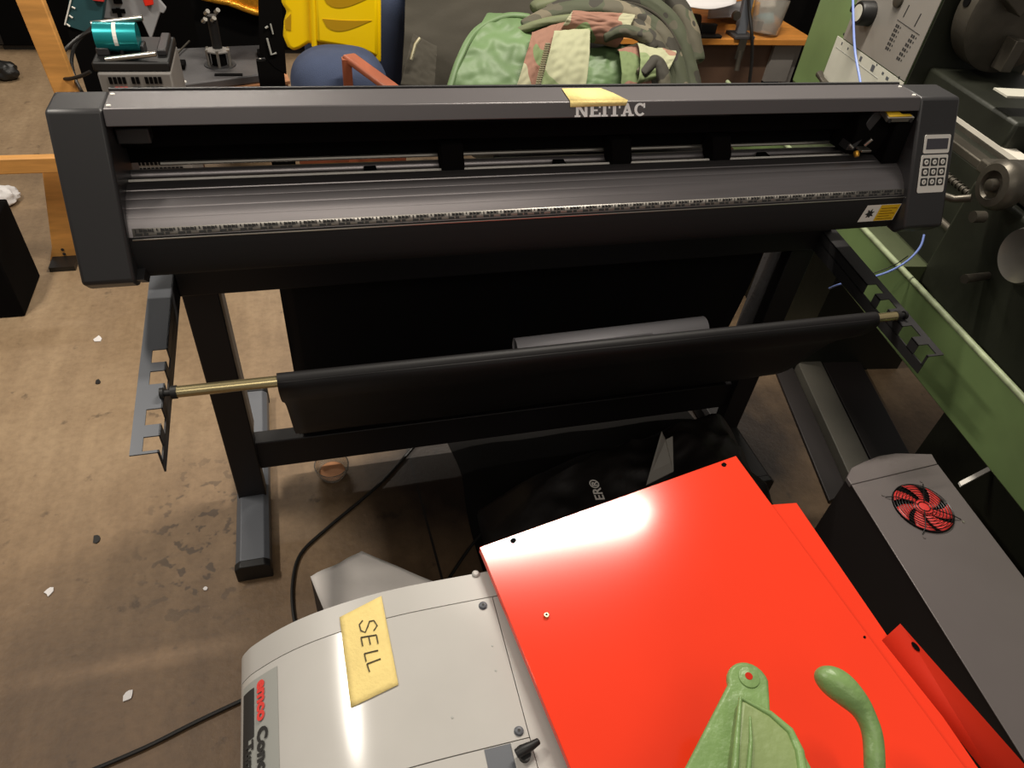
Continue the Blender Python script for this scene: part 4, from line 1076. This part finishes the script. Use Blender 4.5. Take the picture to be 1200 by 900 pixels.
for pts, m_, lb_ in (([(103, -20), (124, -20), (122, 3), (108, 1)], 'fanred', 'small pink-red tool above the dark teal case'), ([(160, -20), (176, -20), (180, 6), (170, 8)], 'redplastic', 'bright orange-red handle lying on the grey bracket panel')):
    par_ = tl if m_ == 'fanred' else gpn_
    o = quadY(pts, 3.015 if m_ == 'fanred' else 3.08, m_, 'red_handle', None, .015); o.parent = par_; o.location = V(o.location) - V(par_.location)
cable('looped_cable', [onY(112, 34, 2.95), onY(95, 42, 2.9), onY(75, 60, 2.8), (onY(66, 80, 2.75)), onY(75, 92, 2.7), onY(92, 90, 2.66), onY(106, 84, 2.64)], .006, 'cable', 'black cable looping down left of the slotted grey crate')
cable('looped_cable', [onY(108, 32, 2.96), onY(90, 50, 2.88), onY(84, 70, 2.8), onY(88, 92, 2.72), onY(96, 108, 2.62)], .006, 'cable', 'inner black cable hanging beside the slotted grey crate')

# --- mug-style press plate on its bench
pr = thing('press_machine', 'dark grey base plate with a small pillared steel head, behind the left of the cutter', 'machine')
PZ = .55
pa, pb, pc, pd = onZ(203, 96, PZ), onZ(330, 84, PZ), onZ(312, 52, PZ), onZ(196, 57, PZ)
pa = onZ(198, 101, PZ)
MB().prism([pa, pb, pc, pd], (0, 0, -.035)).build('base_plate', 'blackplate', pr, bevel=.006)
hc = onZ(258, 76, PZ)
MB().lathe((hc.x, hc.y, PZ), (0, 0, 1), [(0, .065), (.004, .063)], 36).build('flange_ring', 'cap', pr)
MB().prism([(hc.x + .055 * math.cos(math.radians(30 + 60 * k)), hc.y + .045 * math.sin(math.radians(30 + 60 * k)), PZ + .055) for k in range(6)], (0, 0, .008)).build('head_plate', 'greybin', pr, bevel=.002)
for k in range(6):
    a = math.radians(30 + 60 * k); x, y = hc.x + .048 * math.cos(a), hc.y + .039 * math.sin(a)
    MB().tube([(x, y, PZ), (x, y, PZ + .066)], .006, 10).build('pillar', 'steel', pr)
MB().tube([(hc.x, hc.y, PZ), (hc.x, hc.y, PZ + .055)], .030, 24).build('core', 'matteblack', pr)
MB().tube([(hc.x, hc.y + .02, PZ + .06), (hc.x, hc.y + .02, PZ + .19)], .020, 16).build('column', 'black', pr)
mb = MB()
for dx, dz in ((-.02, .20), (.02, .205), (.0, .175), (-.035, .17)):
    mb.tube([(hc.x + dx, hc.y + .005, PZ + dz), (hc.x + dx + .012, hc.y - .01, PZ + dz + .014)], .009, 10)
mb.build('clamp_bolts', 'steel', pr)
q = onZ(268, 88, PZ)
MB().box((q.x - .055, q.y - .012, PZ), (q.x + .055, q.y + .012, PZ + .003)).build('name_plate', 'matteblack', pr)
for px, py in ((196, 64), (217, 96), (322, 81), (305, 70)):
    q = onZ(px, py, PZ); MB().lathe((q.x, q.y, PZ), (0, 0, 1), [(0, .006), (.004, .005)], 12).build('corner_bolt', 'white', pr)
for px, py, l_ in ((214, 80, .05), (306, 66, .04)):
    q = onZ(px, py, PZ); MB().box((q.x - .015, q.y - .02, PZ), (q.x + .012, q.y + l_, PZ + .02)).build('side_catch', 'matteblack', pr, bevel=.004)
q = onZ(208, 66, PZ); q2 = onY(222, 48, q.y + .15); MB().tube([(q.x, q.y, PZ + .01), q2], .004, 8).build('lever', 'iron', pr)
rebase(pr, (hc.x, hc.y, PZ - .035))
bn = thing('low_bench', 'low bench of cardboard-brown boards under the press base plate', 'bench')
zs = PZ - .0365
sh = V((.02, -.01, 0))
MB().prism([V((pa.x + .05, pa.y - .005, zs)), V((pb.x + .03, pb.y - .01, zs)), V((pc.x + .05, pc.y, zs)), V((pd.x, pd.y, zs))], (0, 0, -.012)).build('bench_top', 'card', bn)
MB().prism([V((pa.x + .03, pa.y, zs - .013)), V((pb.x + .02, pb.y, zs - .013)), V((pc.x + .03, pc.y, zs - .013)), V((pd.x, pd.y, zs - .013))], (0, 0, -.02)).build('bench_frame', 'woodred', bn)
for p in (pa, pb, pc, pd):
    c = (pa + pb + pc + pd) / 4; w = p.lerp(c, .12); MB().box((w.x - .02, w.y - .02, 0), (w.x + .02, w.y + .02, zs - .033)).build('leg', 'woodred', bn)
rebase(bn, ((pa.x + pc.x) / 2, (pa.y + pc.y) / 2, 0))
# black side panel between press and yellow plastic
sp = quadY([(304, 62), (302, -20), (328, -20), (336, 88), (322, 80)], 3.05, 'matteblack', 'black_upright_board', None, .03)
sp.name = 'black_upright_board'; tag(sp, 'narrow black upright board with scraped paint between the press and the yellow chair', 'board')
mb = MB(); mb.tube([onY(313, 45, 3.045), onY(318, 64, 3.045), onY(324, 62, 3.045)], .004, 6).tube([onY(317, 28, 3.045), onY(320, 40, 3.045)], .003, 6).tube([onY(311, 33, 3.045), onY(314, 31, 3.045)], .004, 6)
mb.build('scrape_marks', 'labelgrey', sp)
_b = onY(320, 80, 3.06); MB().box((_b.x - .06, 3.052, 0), (_b.x + .04, 3.078, _b.z + .03)).build('board_foot', 'matteblack', sp)
# gilt frame
gf = thing('gilt_picture_frame', 'ornate gold picture frame lying above the press, its lower edge scalloped', 'picture frame')
FY = 3.6
fp = [onY(a, b, FY) for a, b in ((236, -3), (252, 1), (268, 4), (284, 10), (298, 15), (310, 18), (313, 17), (314, -30), (232, -30))]
MB().prism(fp, (0, .04, 0)).build('frame_face', 'goldframe', gf, bevel=.01, seg=3)
mb = MB().tube([onY(a, b, FY - .01) for a, b in ((236, -4), (252, 0), (268, 3), (284, 9), (298, 14), (311, 16))], .014, 12).tube([onY(311, 16, FY - .01), onY(312, -28, FY - .01)], .012, 10)
mb.build('frame_moulding', 'goldframe', gf)
_b = onY(280, 8, FY + .02); MB().box((_b.x - .2, FY + .045, 0), (_b.x + .15, FY + .10, _b.z + .2)).build('backing_stand', 'matteblack', gf)
rebase(gf, (_b.x, FY, 0))

# ================================================================== CHAIRS + YELLOW SHELL
nc = thing('navy_armchair', 'navy fabric chair with a red-brown wooden armrest, behind the cutter under the yellow plastic shell', 'chair')
def pillow(name, m, c, rad, par, sq=3.2, rot=None, n=24, seed=0, amp=.02):
    c = V(c); mb = MB()
    def fn(u, v):
        th = 2 * PI * u; ph = PI * v
        d = V((math.sin(ph) * math.cos(th), math.sin(ph) * math.sin(th), math.cos(ph)))
        e = 1 / (abs(d.x) ** sq + abs(d.y) ** sq + abs(d.z) ** sq) ** (1 / sq)
        p = V((d.x * rad[0], d.y * rad[1], d.z * rad[2])) * e * (1 + amp * noise.noise(d * 2 + V((seed, 0, 0))))
        if rot: p = rot @ p
        return p + c
    return mb.grid(fn, n * 2, n).build(name, m, par)
s0 = onY(392, 104, 2.62)
pillow('seat', 'navy', (s0.x + .02, s0.y, s0.z), (.168, .16, .135), nc, sq=2.6)
MB().box((s0.x - .15, s0.y - .1, s0.z - .26), (s0.x + .2, s0.y + .5, s0.z - .18)).build('seat_frame', 'woodred', nc)
ar0, ar1 = onY(400, 64, 2.46), onY(460, 108, 2.28)
dd = (ar1 - ar0)
MB().obox(ar0 + V((.0, 0, -.02)), dd, V((.045, .02, 0)), V((0, 0, .022))).build('armrest', 'woodred', nc, bevel=.008, seg=3)
MB().box((ar1.x - .0, ar1.y - .0, 0), (ar1.x + .04, ar1.y + .04, ar1.z)).build('leg', 'woodred', nc)
MB().box((ar0.x, ar0.y - .02, 0), (ar0.x + .03, ar0.y + .01, ar0.z - .01)).build('leg', 'woodred', nc)
for dx in (-.22, ): 
    for dy in (-.07, .4): MB().box((s0.x + .08 + dx, s0.y + dy, 0), (s0.x + .12 + dx, s0.y + dy + .04, s0.z - .20)).build('leg', 'woodred', nc)
bk = onY(464, 28, 2.95)
MB().box((bk.x - .1, 3.0, 0), (bk.x - .06, 3.04, bk.z - .1)).build('back_post', 'woodred', nc)
pillow('backrest', 'navy', (bk.x - .13, 3.02, bk.z - .10), (.22, .06, .22), nc, sq=3)
rebase(nc, (s0.x, s0.y, 0))
# yellow plastic shell
ys = thing('yellow_plastic_seat', 'bright yellow moulded plastic shell with recessed panels, propped on the navy chair', 'plastic seat')
YY = 2.84
outl = [(328, -30), (330, 6), (337, 14), (333, 28), (332, 44), (337, 56), (344, 61), (352, 58), (362, 52), (400, 58), (420, 66), (447, 76), (447, 40), (447, -30)]
P_ = [onY(a, b, YY) for a, b in outl]
yb = MB().prism(P_, (0, .05, 0)).build('shell', 'yellowplastic', ys, bevel=.016, seg=4)
def yrel(pts, y, th, name, m='yellowplastic', bev=.006):
    return MB().prism([onY(a, b, y) for a, b in pts], (0, th, 0)).build(name, m, ys, bevel=bev, seg=3)
yrel([(368, -30), (371, 50), (400, 55), (425, 60), (443, 68), (443, -30)], YY - .022, .03, 'raised_panel', bev=.012)
M['yellowshade'] = mat('yellow_plastic_shaded', '#b98e08', .45, 0, .05)  # darker copy of the yellow, recess shade put into the colour
mb = MB()
def lens(c0_, c1_, h_, y):
    pts = []
    for k in range(13):
        t = k / 12; px = c0_[0] + (c1_[0] - c0_[0]) * t; py = c0_[1] + (c1_[1] - c0_[1]) * t
        pts.append((px, py + h_ * math.sin(PI * t ** .6)))
    for k in range(11, 0, -1):
        t = k / 12; px = c0_[0] + (c1_[0] - c0_[0]) * t; py = c0_[1] + (c1_[1] - c0_[1]) * t
        pts.append((px, py + 1 * math.sin(PI * t)))
    return pts
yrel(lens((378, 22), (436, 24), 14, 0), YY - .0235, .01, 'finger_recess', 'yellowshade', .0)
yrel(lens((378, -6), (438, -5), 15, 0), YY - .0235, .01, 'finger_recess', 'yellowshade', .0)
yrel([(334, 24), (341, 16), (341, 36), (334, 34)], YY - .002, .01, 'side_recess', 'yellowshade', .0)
MB().tube([onY(366, -25, YY - .006), onY(369, 54, YY - .006)], .012, 10).build('edge_rib', 'yellowplastic', ys)
rebase(ys, (P_[6].x, YY, P_[6].z))
# red hose thing
ro = thing('red_plastic_case', 'bright red plastic case edge beside the top right of the yellow shell', 'case')
q = onY(452, 6, 3.15)
MB().prism([onY(a, b, 3.15) for a, b in ((447, -30), (466, -30), (463, 8), (456, 18), (448, 20))], (0, .06, 0)).build('case_shell', 'redplastic', ro, bevel=.01, seg=3)
MB().prism([onY(a, b, 3.146) for a, b in ((449, 10), (453, 8), (453, 13), (449, 15))], (0, .004, 0)).build('vent_hole', 'matteblack', ro)
_b = onY(457, 10, 3.2); MB().box((_b.x - .04, 3.215, 0), (_b.x + .06, 3.24, _b.z + .05)).build('support', 'matteblack', ro)
rebase(ro, (_b.x, 3.18, 0))
tr = onY(475, 0, 3.2)
bw = thing('glass_dish', 'clear crumpled plastic wrap above the navy chair back', 'plastic wrap')
b2_ = blob('wrap_body', 'glass', (tr.x, 3.2, tr.z + .02), (.07, .05, .04), 5, .3, 4, bw, n=18)
rebase(bw, (tr.x, 3.2, tr.z - .03))
bw.name = 'plastic_wrap'

# khaki jacket over a chair back
kc = thing('office_chair', 'dark chair behind the cutter carrying the khaki jacket and the camouflage clothes', 'chair')
MB().box((.62, 2.75, .42), (1.55, 3.2, .50)).build('seat', 'matteblack', kc, bevel=.03, seg=3)
MB().box((.50, 3.2, .50), (1.0, 3.27, .95)).build('backrest', 'matteblack', kc, bevel=.03, seg=3)
MB().tube([(1.05, 2.97, .10), (1.05, 2.97, .42)], .03, 14).build('column', 'black', kc)
for k in range(5):
    a = 2 * PI * k / 5 + .3; MB().tube([(1.05, 2.97, .10), (1.05 + .3 * math.cos(a), 2.97 + .3 * math.sin(a), .055)], .018, 10).build('star_leg', 'black', kc)
    MB().tube([(1.05 + .3 * math.cos(a) - .012, 2.97 + .3 * math.sin(a), .028), (1.05 + .3 * math.cos(a) + .012, 2.97 + .3 * math.sin(a), .028)], .027, 14).build('castor', 'black', kc)
rebase(kc, (1.05, 2.97, 0))

def sleeve(name, pts, rad, m, par=None, seed=0, wr=.12, freq=26, flat=.75, n=28, ns=10):
    P2 = smoothpath(pts, ns); N_ = len(P2); mb = MB()
    R_ = [rad[0] + (rad[1] - rad[0]) * i / (N_ - 1) for i in range(N_)]
    o = 0; pu = None
    for i, p in enumerate(P2):
        a = P2[max(0, i - 1)]; b = P2[min(N_ - 1, i + 1)]; t = (b - a).normalized()
        u = pu if pu else V((0, 0, 1)); u = (u - t * u.dot(t)).normalized(); pu = u; w = t.cross(u)
        for k in range(n):
            an = 2 * PI * k / n
            f = 1 + wr * (1 - 2 * abs(noise.noise(V((math.cos(an) * 1.2 + seed, math.sin(an) * 1.2, i / N_ * freq * .35))))) + wr * .5 * noise.noise(V((math.cos(an) * 3, math.sin(an) * 3 + seed, i / N_ * freq * .8)))
            e = 1.0 if 0 < i < N_ - 1 else .6
            mb.v.append(p + (u * math.cos(an) * flat + w * math.sin(an)) * R_[i] * f * e)
    for i in range(N_ - 1):
        for k in range(n):
            mb.f.append((i * n + k, i * n + (k + 1) % n, (i + 1) * n + (k + 1) % n, (i + 1) * n + k)); mb.sm.append(True)
    mb.f.append(tuple(range(n))[::-1]); mb.sm.append(False); mb.f.append(tuple((N_ - 1) * n + k for k in range(n))); mb.sm.append(False)
    return mb.build(name, m, par, sub=1)
def garment(pxpts, y, thick, name, m, par, seed, amp=.02, fs=9., n=36, dirn=(1, .3)):
    """a cloth panel bounded by a four-sided outline, bulging toward the viewer and wrinkled along its length"""
    a, b, c, d = [onY(p[0], p[1], p[2] if len(p) > 2 else y) for p in pxpts]
    def fn(u, v):
        p = a.lerp(b, u).lerp(d.lerp(c, u), v)
        bul = math.sin(PI * u) ** .5 * thick if 0 < u < 1 else 0
        q = p * fs + V((seed, 0, 0))
        w = amp * (1 - 2 * abs(noise.noise(V((u * 7 * dirn[0] + v * 2 * dirn[1] + seed, v * 2, seed))))) + amp * .5 * noise.noise(V((u * 12, v * 6, seed)))
        return p + V((0, -.7, .7)) * (bul + w)
    return MB().grid(fn, n, n).build(name, m, par, solid=.004, sub=1)

kj = thing('khaki_jacket', 'dark khaki jacket with a zip pocket hanging over the chair back', 'jacket')
garment([(468, 118, 2.66), (474, -35, 3.05), (660, -55, 3.15), (600, 130, 2.62)], 2.9, .10, 'jacket_body', 'khaki', kj, 4, .014, 5, dirn=(.35, .6))
garment([(469, 100, 2.52), (484, 40, 2.66), (512, 55, 2.64), (508, 112, 2.50)], 2.8, .015, 'pocket_flap', 'khaki', kj, 8, .004, 5)
MB().tube([onY(492, 45, 2.56), onY(487, 52, 2.545), onY(482, 70, 2.53)], .006, 8).build('zip', 'zip', kj)
rebase(kj, (.55, 2.8, .5))
gj = thing('green_jacket', 'bright green nylon jacket at the left end of the clothes pile', 'jacket')
garment([(520, 118, 2.30), (570, 18, 2.60), (628, 22, 2.60), (612, 124, 2.28)], 2.5, .06, 'jacket_body', 'limegreen', gj, 11, .014, 9, dirn=(.55, .8))
sleeve('hem', [onY(524, 112, 2.27), onY(538, 70, 2.36), onY(558, 36, 2.47), onY(592, 19, 2.54), onY(622, 20, 2.55)], (.010, .013), 'limegreen', gj, 3, .08, 16)
garment([(675, 120, 2.26), (678, 58, 2.39), (738, 52, 2.41), (732, 120, 2.26)], 2.3, .02, 'jacket_front', 'limegreen', gj, 21, .008, 9, dirn=(.5, .5))
rebase(gj, (.6, 2.45, .5))
cj = thing('camouflage_jacket', 'pink and cream camouflage jacket with a zip, in the middle of the clothes pile', 'jacket')
garment([(598, 120, 2.24), (622, 40, 2.42), (662, 26, 2.44), (640, 120, 2.22)], 2.35, .04, 'sleeve', 'camopink', cj, 31, .010, 9, dirn=(.4, .3))
garment([(626, 120, 2.19), (648, 38, 2.36), (690, 34, 2.37), (682, 120, 2.19)], 2.25, .03, 'front_panel', 'camocream', cj, 35, .008, 9, dirn=(.3, .4))
garment([(652, 42, 2.38), (668, 18, 2.44), (742, 20, 2.43), (722, 58, 2.36)], 2.4, .05, 'shoulder', 'camopink', cj, 45, .010, 9, dirn=(.4, .4))
garment([(724, 120, 2.20), (722, 60, 2.34), (748, 50, 2.35), (762, 120, 2.19)], 2.25, .035, 'collar', 'camopink', cj, 39, .006, 9, dirn=(.3, .4))
garment([(745, 100, 2.20), (744, 52, 2.33), (790, 62, 2.32), (778, 90, 2.22)], 2.25, .035, 'collar_tip', 'camocream', cj, 49, .006, 9, dirn=(.3, .4))
mb = MB()
za, zb_ = onY(629, 106, 2.155), onY(642, 52, 2.27)
for k in range(22):
    c = za.lerp(zb_, k / 21); mb.box((c.x - .008, c.y - .004, c.z - .002), (c.x + .008, c.y + .004, c.z + .003))
mb.build('zip', 'zip', cj)
rebase(cj, (.9, 2.35, .5))
dj = thing('dark_camouflage_trousers', 'darker brown-green camouflage trousers curving over the top of the pile down its right side', 'trousers')
arcs = [([(612, 36, 2.50), (660, 14, 2.50), (720, 12, 2.47), (768, 34, 2.41), (790, 74, 2.33), (799, 116, 2.25)], .036, .040),
        ([(640, 20, 2.56), (700, -4, 2.56), (755, 2, 2.52), (790, 34, 2.45), (806, 80, 2.37), (813, 116, 2.30)], .040, .040),
        ([(735, 26, 2.42), (765, 48, 2.36), (780, 84, 2.30), (786, 116, 2.25)], .032, .036),
        ([(650, -14, 2.64), (720, -26, 2.64), (778, -8, 2.58), (804, 30, 2.50), (814, 76, 2.42)], .045, .045),
        ([(706, 44, 2.36), (730, 36, 2.35), (756, 44, 2.33), (766, 58, 2.31)], .022, .026),
        ([(750, 88, 2.21), (768, 72, 2.24), (778, 92, 2.20), (779, 116, 2.17)], .020, .030)]
for k, (pts_, ra_, rb_) in enumerate(arcs):
    sleeve('trouser_fold', [onY(*p_) for p_ in pts_], (ra_, rb_), 'camodark', dj, k * 3 + 1, .10, 22, flat=.8)
rebase(dj, (1.2, 2.4, .5))
oj = thing('olive_shirt', 'olive green shirt with a piped seam folded along the top of the clothes pile', 'shirt')
sleeve('shirt_fold', [onY(600, 40, 2.49), (onY(640, 26, 2.46)), onY(700, 20, 2.43), onY(738, 24, 2.40)], (.016, .022), 'cream', oj, 2, .10, 16)
sleeve('shirt_fold', [onY(622, 10, 2.60), onY(680, -8, 2.62), onY(740, -18, 2.60), onY(790, 0, 2.55), onY(812, 36, 2.48)], (.026, .030), 'cream', oj, 6, .10, 16)
MB().tube(smoothpath([onY(640, 14, 2.50), onY(690, 3, 2.50), onY(740, 4, 2.47), onY(775, 22, 2.41), onY(798, 58, 2.34)], 6), .005, 8).build('seam_piping', 'khaki', oj)
rebase(oj, (1.0, 2.5, .7))
hp_ = blob('folded_blanket', 'khaki', (1.02, 2.62, .60), (.42, .26, .26), 2, .12, 4, None, n=30, flatbase=.505); tag(hp_, 'bundled khaki blanket at the bottom of the clothes pile on the chair', 'blanket')

# ================================================================== DESK behind right
dk = thing('wooden_desk', 'orange-topped wooden desk with a dark panel front, behind the cutter on the right', 'desk')
DZ = .70
d0, d1 = onZ(790, 50, DZ), onZ(948, 42, DZ)
dyf = (d0.y + d1.y) / 2
MB().box((d0.x - .35, dyf, DZ - .03), (d1.x + .0, dyf + .75, DZ)).build('desk_top', 'woodorange', dk, bevel=.004)
MB().box((d0.x - .2, dyf + .06, .12), (d0.x + .62, dyf + .09, DZ - .031)).build('modesty_panel', 'brownpanel', dk)
MB().box((d0.x + .62, dyf + .04, DZ - .22), (d1.x - .06, dyf + .07, DZ - .031)).build('apron', 'greybin', dk)
for x in (d0.x - .3, d1.x - .06):
    for y in (dyf + .06, dyf + .66): MB().box((x, y, 0), (x + .04, y + .04, DZ - .031)).build('leg', 'greybin', dk)
rebase(dk, ((d0.x + d1.x) / 2, dyf + .4, 0))
bk_ = thing('waste_bin', 'black bin under the orange desk', 'bin')
q = onZ(905, 92, .30)
MB().lathe((q.x - .05, dyf - .10, .0), (0, 0, 1), [(0, .12), (.34, .15), (.345, .155), (.345, .145), (.02, .115)], 28).build('bin_wall', 'matteblack', bk_)
MB().tube([(q.x - .10, dyf - .252, .30), (q.x - .04, dyf - .262, .31)], .006, 8).build('bin_handle', 'labelgrey', bk_)
rebase(bk_, (q.x - .05, dyf - .1, 0))
def onD(px, py, z=DZ): return onZ(px, py, z)
# papers on the desk
def papers(pts, z, name, m, label, cat, dz=.0, n=10, amp=.02, seed=1):
    a, b, c, d = [onZ(p[0], p[1], z) for p in pts]
    def fn(u, v):
        p = a.lerp(b, u).lerp(d.lerp(c, u), v); return (p.x, p.y, z + .012 + amp * (1 + noise.noise(V((u * 2.5, v * 2.5, seed)))) * .5)
    o = MB().grid(fn, n, n).build(name, m, solid=.004); tag(o, label, cat)
papers([(776, -25), (868, -25), (860, 12), (800, 22)], .84, 'paper_sheet', 'paper', 'white crumpled sheets of paper on the left of the desk', 'paper', amp=.05)
papers([(830, 10), (880, 4), (880, 24), (828, 26)], .72, 'paper_sheet', 'greylight', 'grey folded sheet lying between the white papers and the monitor arm', 'paper', seed=3, amp=.01)
papers([(880, 20), (906, 18), (908, 30), (878, 31)], .705, 'plastic_folder', 'cyan', 'pale blue plastic folder on the orange desk top', 'folder', seed=5, amp=.004)
papers([(868, -12), (908, -14), (908, 12), (872, 14)], .74, 'paper_sheet', 'paper', 'white sheets of paper behind the grey monitor arm', 'paper', seed=8, amp=.02)
ma = thing('monitor_arm', 'grey metal monitor arm clamped on the front edge of the orange desk', 'monitor arm')
q0, q1 = onD(862, 40, DZ), onD(872, 0, .85)
MB().box((q0.x - .05, dyf - .01, DZ), (q0.x + .06, dyf + .09, DZ + .015)).build('clamp_plate', 'blackplate', ma, bevel=.003)
MB().obox((q0.x - .025, dyf + .02, DZ + .015), (.05, 0, 0), (0, .03, 0), V((.05, .12, .36))).build('upright', 'greysteel', ma, bevel=.004)
MB().box((q0.x - .02, dyf - .012, DZ - .09), (q0.x + .02, dyf - .006, DZ)).tube([(q0.x, dyf - .025, DZ - .14), (q0.x, dyf - .010, DZ - .05)], .012, 12).build('clamp_screw', 'iron', ma)
MB().lathe((q0.x - .06, dyf + .03, DZ + .10), (0, -1, 0), [(0, .02), (.02, .02)], 16).build('cable_clip', 'iron', ma)
rebase(ma, (q0.x, dyf + .04, DZ))
q = onD(818, 44, DZ)
o = thing('black_stapler', 'dark stapler-like tool on the left front edge of the desk', 'tool')
MB().tube([(q.x - .17, dyf + .12, DZ + .05), (q.x + .03, dyf + .10, DZ + .045)], [.045, .035], 16).build('tool_body', 'khaki', o)
MB().box((q.x + .02, dyf + .05, DZ), (q.x + .11, dyf + .08, DZ + .05)).box((q.x - .1, dyf + .0, DZ), (q.x + .12, dyf + .035, DZ + .014)).build('tool_foot', 'black', o, bevel=.004)
rebase(o, (q.x, dyf + .08, DZ))
cable('desk_cable', [onY(877, -20, dyf + .05), onY(878, 10, dyf + .02), onY(881, 40, dyf - .03), onY(881, 70, dyf - .05), onY(878, 98, dyf - .07)], .008, 'cable', 'black cable hanging down in front of the orange desk')
gl_ = thing('plastic_cup', 'clear plastic cup lying on the right end of the orange desk', 'cup')
g0, g1 = onD(910, 32, .76), onD(925, 8, .80)
MB().lathe((g0.x, dyf + .08, DZ + .001), (.12, .2, 1), [(0, .065), (.004, .07), (.16, .085), (.16, .081), (.006, .066)], 28).build('cup_wall', 'glass', gl_)
rebase(gl_, (g0.x, dyf + .08, DZ))
q = onD(898, 16, .80)
tag(MB().obox((q.x - .04, dyf + .14, DZ + .045), (.07, .02, .02), (-.015, .05, 0), (-.01, 0, .06)).build('foam_block', 'spongeorange', bevel=.006), 'small orange foam block beside the clear cup on the desk', 'foam block')
MB().box((q.x - .05, dyf + .13, DZ), (q.x + .05, dyf + .22, DZ + .044)).build('foam_base', 'greybin', bpy.data.objects['foam_block'])
# dark machine cover between desk and lathe
dc = thing('black_machine_cover', 'black cover standing behind the right end of the orange desk', 'machine cover')
a = onY(938, 0, dyf + .85)
MB().prism([(a.x, dyf + .80, .0), (a.x + .75, dyf + .80, .0), (a.x + .75, dyf + .80, 1.25), (a.x + .10, dyf + .80, 1.25), (a.x, dyf + .80, .9)], (0, .4, 0)).build('cover_shell', 'matteblack', dc, bevel=.02)
MB().box((a.x, dyf + .79, .0), (a.x + .5, dyf + .799, .08)).build('kick_strip', 'black', dc)
rebase(dc, (a.x + .35, dyf + 1.0, 0))

# ================================================================== LIGHT
w = bpy.data.worlds.new('world'); SC.world = w; w.use_nodes = True
w.node_tree.nodes['Background'].inputs[0].default_value = lin('#f4ece2'); w.node_tree.nodes['Background'].inputs[1].default_value = .24
def area(name, loc, sx_, sy_, power, col='#fff6e8', rot=(0, 0, 0)):
    l = bpy.data.lights.new(name, 'AREA'); l.shape = 'RECTANGLE'; l.size = sx_; l.size_y = sy_; l.energy = power; l.color = lin(col)[:3]
    o = bpy.data.objects.new(name, l); COL.objects.link(o); o.location = loc; o.rotation_euler = rot; return o
area('ceiling_tube_light', (1.12, 2.14, 3.0), 1.05, .08, 80)
area('ceiling_lamp', (-1.42, 1.72, 3.0), .16, .62, 46)
area('ceiling_tube_light', (-.6, 5.2, 3.0), 1.3, .2, 48)
area('soft_fill_light', (.2, -1.0, 3.2), 2.2, 1.4, 22)  # soft fill added behind the camera, brightens the grey lid evenly
